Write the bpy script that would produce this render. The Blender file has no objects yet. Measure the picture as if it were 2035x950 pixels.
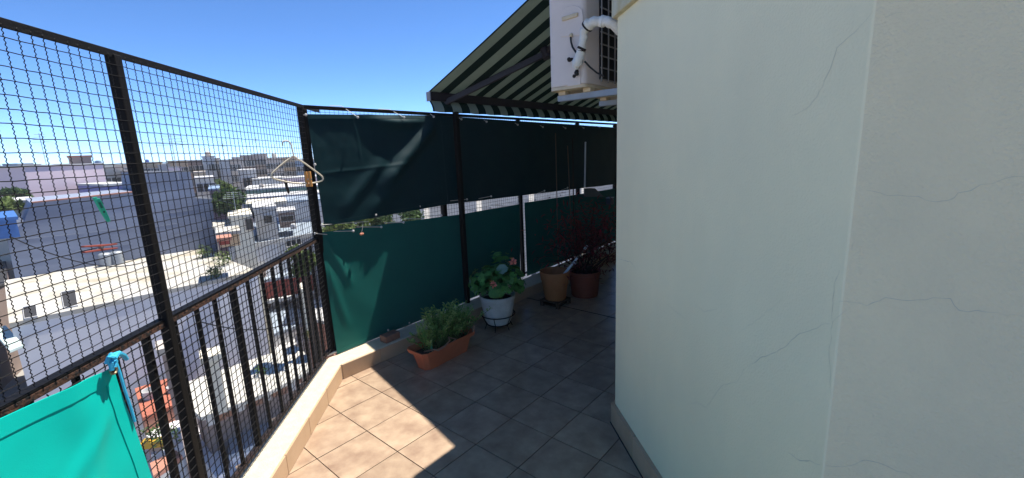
import bpy, bmesh, math, random
import numpy as np
from mathutils import Vector, Matrix
rnd = random.Random(7)
sc = bpy.context.scene
R_ = math.radians

# ------------------------------------------------------------------ camera
FPX, CX, CY = 871.1, 1017.5, 475.0            # focal length and centre on the 2035 px wide photograph
EYE = np.array([0.0, 0.0, 1.617])             # terrace floor is z = 0
pit, rol = R_(11.11), R_(-2.31)
fw = np.array([0, math.cos(pit), -math.sin(pit)]); r0 = np.array([1.0, 0, 0]); u0 = np.array([0, math.sin(pit), math.cos(pit)])
rt = math.cos(rol) * r0 + math.sin(rol) * u0
up = -math.sin(rol) * r0 + math.cos(rol) * u0
cam_d = bpy.data.cameras.new('camera'); cam = bpy.data.objects.new('camera', cam_d); sc.collection.objects.link(cam)
cam_d.sensor_width = 36; cam_d.lens = 36 * FPX / 2035; cam_d.clip_end = 6000; cam_d.clip_start = 0.02
cam.matrix_world = Matrix(((rt[0], up[0], -fw[0], EYE[0]), (rt[1], up[1], -fw[1], EYE[1]), (rt[2], up[2], -fw[2], EYE[2]), (0, 0, 0, 1)))
sc.camera = cam

# ------------------------------------------------------------------ sky, sun, exposure
SUN_AZ, SUN_EL = 43.0, 66.0                   # azimuth counter-clockwise from +x
w = bpy.data.worlds.new('World'); sc.world = w; w.use_nodes = True
nt = w.node_tree; nt.nodes.clear()
sky = nt.nodes.new('ShaderNodeTexSky'); sky.sky_type = 'NISHITA'; sky.sun_disc = False
sky.sun_elevation = R_(SUN_EL); sky.sun_rotation = R_(90 - SUN_AZ)
sky.altitude = 20; sky.air_density = 0.32; sky.dust_density = 0.0; sky.ozone_density = 2.5
bg = nt.nodes.new('ShaderNodeBackground'); bg.inputs['Strength'].default_value = 0.15
wo = nt.nodes.new('ShaderNodeOutputWorld')
hs = nt.nodes.new('ShaderNodeHueSaturation'); hs.inputs['Saturation'].default_value = 1.15; hs.inputs['Value'].default_value = 1.0
nt.links.new(sky.outputs[0], hs.inputs['Color']); nt.links.new(hs.outputs[0], bg.inputs[0]); nt.links.new(bg.outputs[0], wo.inputs[0])
sd = bpy.data.lights.new('sun', 'SUN'); sd.energy = 4.1; sd.angle = R_(0.53); sd.color = (1.0, 0.95, 0.86)
so = bpy.data.objects.new('sun', sd); sc.collection.objects.link(so)
sv = Vector((math.cos(R_(SUN_AZ)) * math.cos(R_(SUN_EL)), math.sin(R_(SUN_AZ)) * math.cos(R_(SUN_EL)), math.sin(R_(SUN_EL))))
so.rotation_euler = sv.to_track_quat('Z', 'Y').to_euler(); so.location = sv * 30
sc.view_settings.view_transform = 'Standard'; sc.view_settings.look = 'None'
sc.view_settings.exposure = 1.2; sc.view_settings.gamma = 1.0
sc.cycles.max_bounces = 8; sc.cycles.diffuse_bounces = 5

# ------------------------------------------------------------------ measuring: a sight line met with a known plane
def ray(u, v):
    return (u - CX) / FPX * rt - (v - CY) / FPX * up + fw
def atz(u, v, z):
    d = ray(u, v); return EYE + d * ((z - EYE[2]) / d[2])
def atr(u, v, R):
    d = ray(u, v); return EYE + d * (R / math.hypot(d[0], d[1]))
def onpl(u, v, A, B):
    d = ray(u, v); n = np.array([B[1] - A[1], -(B[0] - A[0])])
    return EYE + d * ((n @ (np.array(A[:2]) - EYE[:2])) / (n @ d[:2]))

# ------------------------------------------------------------------ materials
def mat(name, col, rough=0.7, col2=None, scale=6.0, amt=0.5, bump=0.0, bscale=60.0, metal=0.0, rand=0.0, spec=0.4, det=6, stretch=None, trans=0.0, streak=0.0):
    m = bpy.data.materials.new(name); m.use_nodes = True
    n = m.node_tree.nodes; l = m.node_tree.links; b = n['Principled BSDF']
    b.inputs['Roughness'].default_value = rough; b.inputs['Metallic'].default_value = metal
    b.inputs['Specular IOR Level'].default_value = spec
    tc = n.new('ShaderNodeTexCoord'); src = tc.outputs['Object']
    if stretch:
        mp = n.new('ShaderNodeMapping'); mp.inputs['Scale'].default_value = stretch; l.new(src, mp.inputs[0]); src = mp.outputs[0]
    c1 = (*col, 1); c2 = (*(col2 or tuple(c * 0.7 for c in col)), 1)
    nz = n.new('ShaderNodeTexNoise'); nz.inputs['Scale'].default_value = scale; nz.inputs['Detail'].default_value = det; nz.inputs['Roughness'].default_value = 0.6
    if rand:
        oi = n.new('ShaderNodeObjectInfo'); ad = n.new('ShaderNodeVectorMath'); ad.operation = 'ADD'
        sc_ = n.new('ShaderNodeVectorMath'); sc_.operation = 'SCALE'; sc_.inputs['Scale'].default_value = 37.0
        cb = n.new('ShaderNodeCombineXYZ')
        for k in range(3): l.new(oi.outputs['Random'], cb.inputs[k])
        l.new(cb.outputs[0], sc_.inputs[0]); l.new(src, ad.inputs[0]); l.new(sc_.outputs[0], ad.inputs[1]); src = ad.outputs[0]
    l.new(src, nz.inputs['Vector'])
    cr = n.new('ShaderNodeMapRange'); cr.inputs['From Min'].default_value = 0.5 - 0.28; cr.inputs['From Max'].default_value = 0.5 + 0.28
    cr.inputs['To Min'].default_value = 0.5 - amt; cr.inputs['To Max'].default_value = 0.5 + amt; l.new(nz.outputs[0], cr.inputs[0])
    mx = n.new('ShaderNodeMix'); mx.data_type = 'RGBA'; mx.inputs[6].default_value = c1; mx.inputs[7].default_value = c2
    l.new(cr.outputs[0], mx.inputs[0]); out = mx.outputs[2]
    if streak:
        m2 = n.new('ShaderNodeMapping'); m2.inputs['Scale'].default_value = (1.6, 1.6, .5); l.new(tc.outputs['Object'], m2.inputs[0])
        n2 = n.new('ShaderNodeTexNoise'); n2.inputs['Scale'].default_value = 1.6; n2.inputs['Detail'].default_value = 8; n2.inputs['Roughness'].default_value = .65; l.new(m2.outputs[0], n2.inputs['Vector'])
        r2 = n.new('ShaderNodeMapRange'); r2.inputs['From Min'].default_value = .35; r2.inputs['From Max'].default_value = .68; r2.inputs['To Min'].default_value = 1 - streak; r2.inputs['To Max'].default_value = 1.0; l.new(n2.outputs[0], r2.inputs[0])
        h2 = n.new('ShaderNodeHueSaturation'); l.new(r2.outputs[0], h2.inputs['Value']); l.new(out, h2.inputs['Color']); out = h2.outputs[0]
    if rand:
        hv = n.new('ShaderNodeHueSaturation'); mr = n.new('ShaderNodeMapRange')
        mr.inputs['To Min'].default_value = 1 - rand; mr.inputs['To Max'].default_value = 1 + rand
        l.new(oi.outputs['Random'], mr.inputs[0]); l.new(mr.outputs[0], hv.inputs['Value']); l.new(out, hv.inputs['Color']); out = hv.outputs[0]
    l.new(out, b.inputs['Base Color'])
    if bump:
        nb = n.new('ShaderNodeTexNoise'); nb.inputs['Scale'].default_value = bscale; nb.inputs['Detail'].default_value = 5
        l.new(src, nb.inputs['Vector'])
        bp = n.new('ShaderNodeBump'); bp.inputs['Strength'].default_value = bump; bp.inputs['Distance'].default_value = 0.01
        l.new(nb.outputs[0], bp.inputs['Height']); l.new(bp.outputs[0], b.inputs['Normal'])
    if trans:
        tr = n.new('ShaderNodeBsdfTranslucent'); ms = n.new('ShaderNodeMixShader'); ms.inputs[0].default_value = trans
        l.new(out, tr.inputs['Color']); l.new(b.outputs[0], ms.inputs[1]); l.new(tr.outputs[0], ms.inputs[2]); l.new(ms.outputs[0], n['Material Output'].inputs[0])
    return m

def stripes(name, ca, cb, axis_dir, origin, period, light_w, trans):
    m = mat(name, ca, 0.85, tuple(c * 0.85 for c in ca), 9, 0.5, 0.15, 200, trans=trans)
    n = m.node_tree.nodes; l = m.node_tree.links; b = n['Principled BSDF']
    base = b.inputs['Base Color'].links[0].from_socket
    ge = n.new('ShaderNodeTexCoord'); dt = n.new('ShaderNodeVectorMath'); dt.operation = 'DOT_PRODUCT'; dt.inputs[1].default_value = axis_dir
    l.new(ge.outputs['Object'], dt.inputs[0])
    s1 = n.new('ShaderNodeMath'); s1.operation = 'SUBTRACT'; s1.inputs[1].default_value = origin; l.new(dt.outputs['Value'], s1.inputs[0])
    s2 = n.new('ShaderNodeMath'); s2.operation = 'DIVIDE'; s2.inputs[1].default_value = period; l.new(s1.outputs[0], s2.inputs[0])
    s3 = n.new('ShaderNodeMath'); s3.operation = 'FRACT'; l.new(s2.outputs[0], s3.inputs[0])
    s4 = n.new('ShaderNodeMath'); s4.operation = 'LESS_THAN'; s4.inputs[1].default_value = light_w; l.new(s3.outputs[0], s4.inputs[0])
    mx = n.new('ShaderNodeMix'); mx.data_type = 'RGBA'; mx.inputs[6].default_value = (*cb, 1); l.new(base, mx.inputs[7]); l.new(s4.outputs[0], mx.inputs[0])
    l.new(mx.outputs[2], b.inputs['Base Color'])
    for nd in n:
        if nd.type == 'BSDF_TRANSLUCENT': l.new(mx.outputs[2], nd.inputs['Color'])
    return m

MT = {}
MT['wall'] = mat('wall_plaster', (0.89, 0.80, 0.55), 0.9, (0.81, 0.745, 0.53), 1.3, 0.8, 0.2, 150, streak=.055)
MT['wall_rear'] = mat('wall_plaster_coarse', (0.86, 0.745, 0.50), 0.92, (0.75, 0.665, 0.46), 3.0, 0.6, 0.5, 200, streak=.055)
MT['crack'] = mat('crack', (0.44, 0.42, 0.34), 0.95, (0.62, 0.58, 0.46), 30, 0.6)
MT['ledge'] = mat('ledge_plaster', (0.62, 0.60, 0.50), 0.9, (0.48, 0.40, 0.20), 9, 0.6, 0.4, 90)
MT['tile'] = mat('floor_tile', (0.44, 0.325, 0.225), 0.28, (0.25, 0.165, 0.115), 8.0, 0.68, 0.05, 40, rand=0.08, spec=0.5, det=9)
MT['grout'] = mat('grout', (0.05, 0.035, 0.027), 0.95, (0.03, 0.022, 0.018), 20, 0.5)
MT['joint'] = mat('joint_filler', (0.03, 0.028, 0.026), 0.8)
MT['kerbtile'] = mat('kerb_tile', (0.52, 0.36, 0.23), 0.5, (0.45, 0.30, 0.18), 6, 0.6, 0.05, 50, rand=0.06)
MT['kerbtop'] = mat('kerb_render', (0.62, 0.54, 0.40), 0.9, (0.54, 0.46, 0.33), 24, 0.75, 0.5, 120)
MT['black'] = mat('black_painted_steel', (0.006, 0.006, 0.006), 0.65, (0.011, 0.0095, 0.009), 40, 0.6, 0.2, 150, spec=0.12)
MT['rusty'] = mat('rusty_black_steel', (0.014, 0.013, 0.013), 0.75, (0.05, 0.024, 0.015), 26, 0.9, 0.4, 150)
MT['rust'] = mat('rust', (0.075, 0.032, 0.018), 0.9, (0.009, 0.008, 0.008), 60, 1.6, 0.5, 120)
MT['wire'] = mat('wire', (0.004, 0.004, 0.005), 0.6, (0.009, 0.008, 0.008), 70, 0.7, spec=0.12)
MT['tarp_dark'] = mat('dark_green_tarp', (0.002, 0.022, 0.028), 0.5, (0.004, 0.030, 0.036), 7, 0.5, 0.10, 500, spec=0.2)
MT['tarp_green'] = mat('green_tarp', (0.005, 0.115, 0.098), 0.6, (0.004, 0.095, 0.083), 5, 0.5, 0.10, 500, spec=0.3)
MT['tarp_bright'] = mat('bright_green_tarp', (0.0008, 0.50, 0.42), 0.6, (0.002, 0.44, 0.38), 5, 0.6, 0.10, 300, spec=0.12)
MT['cord'] = mat('cord_white', (0.62, 0.60, 0.56), 0.7)
MT['ball'] = mat('ball_white', (0.68, 0.66, 0.62), 0.4)
MT['rope'] = mat('blue_rope', (0.03, 0.36, 0.62), 0.6, (0.05, 0.50, 0.75), 60, 0.5, 0.4, 300)
MT['brass'] = mat('eyelet', (0.35, 0.27, 0.16), 0.4, metal=0.7)
MT['green_peg'] = mat('green_plastic', (0.035, 0.52, 0.33), 0.4)
MT['wood_peg'] = mat('wood_peg', (0.62, 0.30, 0.08), 0.7, (0.50, 0.22, 0.06), 40, 0.5, stretch=(1, 1, .2))
MT['red_peg'] = mat('red_peg', (0.30, 0.075, 0.055), 0.6, (0.24, 0.06, 0.05), 30, 0.5)
MT['hanger'] = mat('cream_plastic', (0.76, 0.67, 0.50), 0.45)
MT['steel'] = mat('steel', (0.5, 0.5, 0.5), 0.35, metal=0.9)
MT['galv'] = mat('grey_metal', (0.33, 0.36, 0.39), 0.5, (0.26, 0.28, 0.31), 15, 0.5, metal=0.3)
MT['awnframe'] = mat('awning_frame', (0.030, 0.024, 0.032), 0.5)
MT['endcap'] = mat('grey_cap', (0.28, 0.28, 0.30), 0.5)
MT['ac'] = mat('ac_casing', (0.72, 0.61, 0.55), 0.5, (0.62, 0.53, 0.47), 7, 0.4)
MT['acdark'] = mat('ac_coil', (0.012, 0.012, 0.014), 0.5)
MT['acgrille'] = mat('ac_grille', (0.36, 0.33, 0.31), 0.55)
MT['yellowed'] = mat('yellowed_plastic', (0.55, 0.42, 0.27), 0.5, (0.62, 0.52, 0.36), 14, 0.6)
MT['wrap'] = mat('pipe_wrap', (0.78, 0.77, 0.74), 0.7, (0.55, 0.50, 0.42), 10, 0.6, 0.6, 60)
MT['tape'] = mat('dark_foam', (0.03, 0.024, 0.022), 0.9, None, 30, 0.5, 0.8, 90)
MT['cable'] = mat('black_cable', (0.012, 0.012, 0.013), 0.5)
MT['terracotta'] = mat('terracotta_plastic', (0.55, 0.155, 0.07), 0.5, (0.45, 0.125, 0.055), 9, 0.6, 0.05, 80)
MT['clay'] = mat('clay_pot', (0.47, 0.185, 0.07), 0.8, (0.38, 0.14, 0.05), 12, 0.6, 0.2, 100)
MT['redpot'] = mat('red_pot', (0.30, 0.085, 0.045), 0.6, (0.24, 0.065, 0.04), 8, 0.5)
MT['whitepot'] = mat('white_pot', (0.68, 0.66, 0.61), 0.55, (0.50, 0.48, 0.42), 9, 0.6, 0.2, 60)
MT['soil'] = mat('soil', (0.03, 0.022, 0.016), 1.0, (0.06, 0.045, 0.03), 40, 0.7, 0.9, 80)
MT['brick'] = mat('old_brick', (0.30, 0.155, 0.10), 0.95, (0.20, 0.11, 0.08), 18, 0.7, 0.7, 90)
MT['wood'] = mat('dark_wood', (0.06, 0.035, 0.022), 0.8, (0.10, 0.06, 0.035), 8, 0.6, 0.4, 60, stretch=(1, 1, 6))
MT['pan'] = mat('grey_plastic', (0.12, 0.13, 0.15), 0.6)
MT['cane'] = mat('cane', (0.16, 0.11, 0.075), 0.8)
MT['whitestick'] = mat('white_pole', (0.85, 0.85, 0.86), 0.5)
MT['twine'] = mat('twine', (0.38, 0.24, 0.17), 0.9, (0.26, 0.14, 0.10), 60, 0.5, 0.5, 300)
MT['herb'] = mat('herb_leaf', (0.25, 0.42, 0.10), 0.6, (0.11, 0.24, 0.055), 18, 0.9, trans=0.25)
MT['herbtip'] = mat('herb_tip', (0.42, 0.52, 0.18), 0.6, (0.24, 0.38, 0.10), 18, 0.9, trans=0.25)
MT['geranium'] = mat('geranium_leaf', (0.10, 0.27, 0.06), 0.55, (0.06, 0.19, 0.045), 30, 0.8, rand=0.35, trans=0.2)
MT['geraniumpale'] = mat('geranium_leaf_pale', (0.20, 0.34, 0.26), 0.6, None, 20, 0.5, trans=0.2)
MT['petal'] = mat('pink_petal', (0.85, 0.22, 0.20), 0.6, (0.88, 0.42, 0.32), 60, 0.8, trans=0.2)
MT['bud'] = mat('ochre_bud', (0.45, 0.32, 0.07), 0.7)
MT['stem'] = mat('green_stem', (0.10, 0.16, 0.05), 0.7)
MT['redleaf'] = mat('red_leaf', (0.26, 0.036, 0.045), 0.6, (0.11, 0.045, 0.03), 20, 0.9, rand=0.5, trans=0.2)
MT['redleaf_bright'] = mat('bright_red_leaf', (0.42, 0.035, 0.055), 0.6, (0.25, 0.03, 0.04), 20, 0.8, rand=0.3, trans=0.2)
MT['twig'] = mat('twig', (0.05, 0.032, 0.022), 0.9)
MT['ornament'] = mat('orange_ornament', (0.60, 0.17, 0.08), 0.5, (0.70, 0.40, 0.28), 120, 0.8)
# the town
MT['t_white'] = mat('town_white', (0.54, 0.54, 0.54), 0.9, (0.40, 0.39, 0.375), 0.8, 0.7)
MT['t_roofwhite'] = mat('town_roof_white', (0.47, 0.465, 0.455), 0.9, (0.34, 0.30, 0.22), 0.9, 0.8, 0.3, 3)
MT['t_grey'] = mat('town_grey_wall', (0.70, 0.69, 0.70), 0.9, (0.60, 0.59, 0.61), 0.7, 0.7)
MT['t_dark'] = mat('town_dark_grey_wall', (0.23, 0.265, 0.35), 0.9, (0.17, 0.19, 0.25), 0.35, 0.8, stretch=(1, 1, 5))
MT['t_line'] = mat('pour_line', (0.42, 0.43, 0.46), 0.9, (0.26, 0.28, 0.32), 3, 0.8)
MT['t_pink'] = mat('town_pink', (0.68, 0.54, 0.57), 0.9, (0.60, 0.49, 0.53), 0.3, 0.6)
MT['t_violet'] = mat('town_violet', (0.24, 0.24, 0.50), 0.9)
MT['t_salmon'] = mat('town_salmon', (0.44, 0.20, 0.14), 0.9, (0.34, 0.16, 0.11), 1, 0.6)
MT['t_tan'] = mat('town_tan', (0.55, 0.41, 0.26), 0.9, (0.46, 0.35, 0.24), 0.6, 0.6)
MT['t_beige'] = mat('town_beige', (0.50, 0.44, 0.38), 0.9, (0.40, 0.35, 0.31), 0.4, 0.7)
MT['t_brown'] = mat('town_brown', (0.30, 0.23, 0.20), 0.9, (0.22, 0.17, 0.15), 0.5, 0.7)
MT['t_purple'] = mat('town_purple', (0.20, 0.15, 0.18), 0.9)
MT['t_green'] = mat('town_green', (0.24, 0.38, 0.29), 0.9, (0.19, 0.31, 0.24), 0.8, 0.6)
MT['t_mint'] = mat('town_mint', (0.50, 0.60, 0.57), 0.9)
MT['t_blue'] = mat('town_blue_tarp', (0.045, 0.15, 0.42), 0.6)
MT['t_bluegrey'] = mat('town_blue_grey', (0.22, 0.31, 0.44), 0.8)
MT['t_tank'] = mat('tank_blue', (0.03, 0.09, 0.36), 0.5)
MT['t_cream'] = mat('town_cream', (0.70, 0.66, 0.55), 0.9, (0.60, 0.56, 0.46), 0.8, 0.6)
MT['t_zinc'] = mat('zinc_sheet', (0.33, 0.385, 0.45), 0.6, (0.26, 0.31, 0.37), 0.8, 0.7, metal=0.15)
MT['t_redwall'] = mat('red_sheet', (0.30, 0.06, 0.042), 0.8, (0.22, 0.045, 0.035), 2, 0.6)
MT['t_concrete'] = mat('concrete_slab', (0.53, 0.51, 0.46), 0.9, (0.44, 0.42, 0.37), 1.8, 0.8, 0.3, 30)
MT['t_orange'] = mat('orange_floor', (0.42, 0.13, 0.075), 0.9, (0.30, 0.10, 0.065), 1.5, 0.6)
MT['t_yellow'] = mat('yellow_box', (0.62, 0.36, 0.03), 0.6)
MT['glass'] = mat('window_glass', (0.03, 0.034, 0.04), 0.15, spec=0.5)
MT['dark'] = mat('dark_gap', (0.03, 0.03, 0.033), 0.9)
MT['ground'] = mat('town_ground', (0.32, 0.305, 0.28), 0.95, (0.24, 0.23, 0.21), 0.08, 0.8)
MT['leaf'] = mat('tree_leaf', (0.085, 0.145, 0.035), 0.7, (0.035, 0.075, 0.022), 1.6, 0.9, trans=0.25)
MT['leaf2'] = mat('tree_leaf_light', (0.15, 0.20, 0.045), 0.7, (0.075, 0.12, 0.03), 1.6, 0.9, trans=0.25)
MT['trunk'] = mat('bark', (0.10, 0.07, 0.05), 0.95)

# ------------------------------------------------------------------ mesh helpers
def unit(v): v = np.array(v, float); return v / np.linalg.norm(v)
def A3(p, z=None):
    p = np.array(p, float)
    return np.array([p[0], p[1], z]) if z is not None else p
class G:
    def __init__(s): s.v = []; s.f = []; s.m = []; s.cur = 0
    def add(s, vs, fs):
        k = len(s.v); s.v += [tuple(map(float, p)) for p in vs]; s.f += [tuple(i + k for i in f) for f in fs]; s.m += [s.cur] * len(fs); return s
    def obox(s, o, a, b, c):
        o, a, b, c = map(lambda q: np.array(q, float), (o, a, b, c))
        vs = [o, o + a, o + a + b, o + b, o + c, o + a + c, o + a + b + c, o + b + c]
        return s.add(vs, [(3, 2, 1, 0), (4, 5, 6, 7), (0, 1, 5, 4), (1, 2, 6, 5), (2, 3, 7, 6), (3, 0, 4, 7)])
    def cbox(s, c, a, b, d):                   # centre and three full edge vectors
        c, a, b, d = map(lambda q: np.array(q, float), (c, a, b, d)); return s.obox(c - (a + b + d) / 2, a, b, d)
    def prism(s, poly, vec):
        poly = [np.array(p, float) for p in poly]; n = len(poly); vec = np.array(vec, float)
        return s.add(poly + [p + vec for p in poly], [tuple(range(n - 1, -1, -1)), tuple(range(n, 2 * n))] + [(i, (i + 1) % n, n + (i + 1) % n, n + i) for i in range(n)])
    def tube(s, pts, r, n=6, caps=True):
        pts = [np.array(p, float) for p in pts]; rs = r if hasattr(r, '__len__') else [r] * len(pts)
        vs = []; prev = None
        for i, p in enumerate(pts):
            t = unit(pts[min(i + 1, len(pts) - 1)] - pts[max(i - 1, 0)])
            if prev is None:
                a = np.array([0, 0, 1.0]) if abs(t[2]) < 0.9 else np.array([1.0, 0, 0])
                e1 = unit(np.cross(t, a))
            else: e1 = unit(prev - t * (prev @ t))
            prev = e1; e2 = np.cross(t, e1)
            for k in range(n):
                q = 2 * math.pi * k / n; vs.append(p + rs[i] * (math.cos(q) * e1 + math.sin(q) * e2))
        fs = []
        for i in range(len(pts) - 1):
            for k in range(n): fs.append((i * n + k, i * n + (k + 1) % n, (i + 1) * n + (k + 1) % n, (i + 1) * n + k))
        if caps: fs += [tuple(range(n - 1, -1, -1)), tuple((len(pts) - 1) * n + k for k in range(n))]
        return s.add(vs, fs)
    def lathe(s, c, prof, n=24):
        vs = []; fs = []
        for r, z in prof:
            for k in range(n): q = 2 * math.pi * k / n; vs.append((c[0] + r * math.cos(q), c[1] + r * math.sin(q), c[2] + z))
        for i in range(len(prof) - 1):
            for k in range(n): fs.append((i * n + k, i * n + (k + 1) % n, (i + 1) * n + (k + 1) % n, (i + 1) * n + k))
        return s.add(vs, fs)
    def ball(s, c, r, n=10, sq=(1, 1, 1)):
        vs = [(c[0], c[1], c[2] - r * sq[2])]; fs = []; m = n // 2
        for i in range(1, m):
            a = -math.pi / 2 + math.pi * i / m
            for k in range(n): q = 2 * math.pi * k / n; vs.append((c[0] + r * sq[0] * math.cos(a) * math.cos(q), c[1] + r * sq[1] * math.cos(a) * math.sin(q), c[2] + r * sq[2] * math.sin(a)))
        vs.append((c[0], c[1], c[2] + r * sq[2])); L = len(vs) - 1
        for k in range(n):
            fs.append((0, 1 + (k + 1) % n, 1 + k)); fs.append((L, L - n + k, L - n + (k + 1) % n))
        for i in range(m - 2):
            for k in range(n): a = 1 + i * n; fs.append((a + k, a + (k + 1) % n, a + n + (k + 1) % n, a + n + k))
        return s.add(vs, fs)
    def grid(s, P, nu, nv):                    # P[j*nu+i]
        return s.add(P, [(j * nu + i, j * nu + i + 1, (j + 1) * nu + i + 1, (j + 1) * nu + i) for j in range(nv - 1) for i in range(nu - 1)])
    def mesh(s, name, off=(0, 0, 0), smooth=False):
        me = bpy.data.meshes.new(name); o = np.array(off, float)
        me.from_pydata([tuple(np.array(p) - o) for p in s.v], [], s.f); me.update()
        if any(s.m): me.polygons.foreach_set('material_index', s.m)
        if smooth:
            me.polygons.foreach_set('use_smooth', [True] * len(me.polygons)); me.set_sharp_from_angle(angle=R_(smooth if smooth > 1 else 40))
        return me

LOC = {}
def props(o, label=None, cat=None, group=None, kind=None):
    for k, v in (('label', label), ('category', cat), ('group', group), ('kind', kind)):
        if v: o[k] = v
    return o
def link(name, data, parent=None, loc=None):
    o = bpy.data.objects.new(name, data); sc.collection.objects.link(o)
    if parent: o.parent = parent
    if loc is not None: o.location = tuple(map(float, loc))
    return o
def thing(name, label, cat, loc, group=None, kind=None):
    o = link(name, None, None, loc); o.empty_display_size = 0.1; LOC[o] = np.array(loc, float)
    return props(o, label, cat, group, kind)
def root_of(o):
    while o.parent: o = o.parent
    return o
def setmats(me, m):
    for x in (m if isinstance(m, (list, tuple)) else [m]): me.materials.append(MT[x] if isinstance(x, str) else x)
def part(name, g, m, parent, smooth=False, bevel=0.0, kind=None, label=None):
    me = g.mesh(name, LOC[root_of(parent)], smooth); setmats(me, m)
    o = link(name, me, parent)
    if bevel: b = o.modifiers.new('bevel', 'BEVEL'); b.width = bevel; b.segments = 2; b.limit_method = 'ANGLE'
    return props(o, label, None, None, kind)
def single(name, g, m, label=None, cat=None, loc=(0, 0, 0), smooth=False, bevel=0.0, group=None, kind=None):
    me = g.mesh(name, loc, smooth); setmats(me, m); o = link(name, me, None, loc); LOC[o] = np.array(loc, float)
    if bevel: b = o.modifiers.new('bevel', 'BEVEL'); b.width = bevel; b.segments = 2; b.limit_method = 'ANGLE'
    return props(o, label, cat, group, kind)
def instances(name, me, parent, mats_):       # many child objects that share one mesh; mats_ are root-local matrices
    for k in mats_:
        o = link(name, me, parent); o.matrix_local = k

# ------------------------------------------------------------------ plan of the terrace
FA = np.array([-1.46, 3.235])                              # corner post
U1 = unit([0.078, -1.0]); N1 = np.array([-U1[1], U1[0]])   # left fence runs towards the camera; N1 points onto the terrace
if N1[0] < 0: N1 = -N1
D2 = np.array([math.cos(R_(51)), math.sin(R_(51))]); N2 = np.array([D2[1], -D2[0]])
DW = np.array([math.cos(R_(50)), math.sin(R_(50))]); NW = np.array([-DW[1], DW[0]])
C0 = np.array([0.575, 2.37]); C1 = np.array([0.742, 0.945])
W2 = unit([0.79, -0.61])
KH = 0.12
def f1(s, z, o=0.0): p = FA + U1 * s + N1 * o; return np.array([p[0], p[1], z])
def f2(s, z, o=0.0): p = FA + D2 * s + N2 * o; return np.array([p[0], p[1], z])
def px1(u, v, o=0.0): a = FA + N1 * o; return onpl(u, v, a, a + U1)
def px2(u, v, o=0.0): a = FA + N2 * o; return onpl(u, v, a, a + D2)
GZ = -9.0

# ------------------------------------------------------------------ ground, sky-side setting
g = G(); S_ = 4000
g.add([(-S_, -S_, GZ), (S_, -S_, GZ), (S_, S_, GZ), (-S_, S_, GZ)], [(0, 1, 2, 3)])
single('ground', g, 'ground', kind='structure')

# ------------------------------------------------------------------ terrace floor
yaw = R_(40.52); TS = 0.31; tx, ty = -0.925 * TS, 8.578 * TS
TA = np.array([math.cos(yaw), -math.sin(yaw)]); TB = np.array([math.sin(yaw), math.cos(yaw)])
def tile_pt(a, b): return np.array([tx, ty]) + TS * ((a - 3) * TA + b * TB)
KI = np.array([-1.318, 3.035]); KD1 = unit([0.083, -1.0]); KD2 = np.array([math.cos(R_(49.5)), math.sin(R_(49.5))])
KN2 = np.array([KD2[1], -KD2[0]]); KN1 = np.array([-KD1[1], KD1[0]]); KN1 = KN1 if KN1[0] > 0 else -KN1
kn = unit(KN1 + KN2); kout = KI - kn * 0.185 / (kn @ KN1)           # outer mitre of the kerb
far1 = KI + KD1 * 6.2; far2 = KI + KD2 * 7.0
g = G()
plan = [far1 - KN1 * 0.185, kout, far2 - KN2 * 0.36, C0 + DW * 6.5, C0 + np.array([.3, .2]), C1 + np.array([.5, .3]), C1 + W2 * 3, np.array([3.0, -3.2])]
g.prism([A3(p, -0.3) for p in plan][::-1], (0, 0, 0.296))
floor = single('terrace_floor', g, 'grout', kind='structure')
gt = G(); e = TS / 2 - 0.0026
gt.add([(-e, -e, -.009), (e, -e, -.009), (e, e, -.009), (-e, e, -.009), (-e, -e, 0), (e, -e, 0), (e, e, 0), (-e, e, 0)],
       [(0, 1, 5, 4), (1, 2, 6, 5), (2, 3, 7, 6), (3, 0, 4, 7), (4, 5, 6, 7)])
tm = gt.mesh('tile'); setmats(tm, 'tile')
mats_ = []
def inside(p):
    if (p - KI) @ KN1 < -0.24 or (p - KI) @ KN2 < -0.24: return False
    if (p - C0) @ NW < -0.14 and (p - C0) @ unit(C1 - C0)[[1, 0]] * np.array([1, 1])[0] > -9:
        q = p - C0; d = unit(C1 - C0); nn = np.array([-d[1], d[0]]); nn = nn if nn[0] < 0 else -nn
        if q @ nn < -0.14 and (p - C1) @ np.array([W2[1], -W2[0]]) < 0.14: return False
    return True
for a in range(-14, 14):
    for b in range(-9, 20):
        p = tile_pt(a + .5, b + .5)
        if p[1] < -1.2 or not inside(p) or np.linalg.norm(p) > 7.5 or p[0] > 3: continue
        r = R_(rnd.choice([0, 90, 180, 270]))
        mats_.append(Matrix.Translation((p[0], p[1], rnd.uniform(-.0006, .0004))) @ Matrix.Rotation(-yaw + r, 4, 'Z') @ Matrix.Rotation(rnd.uniform(-.0012, .0012), 4, 'X'))
instances('tile', tm, floor, mats_)
g = G(); pa, pb = tile_pt(-4, 6), tile_pt(9, 6)
g.obox(A3(pa - TB * .006, -.006), A3(pb - pa, 0), A3(TB * .012, 0), (0, 0, .0075)); part('expansion_joint', g, 'joint', floor)

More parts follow.
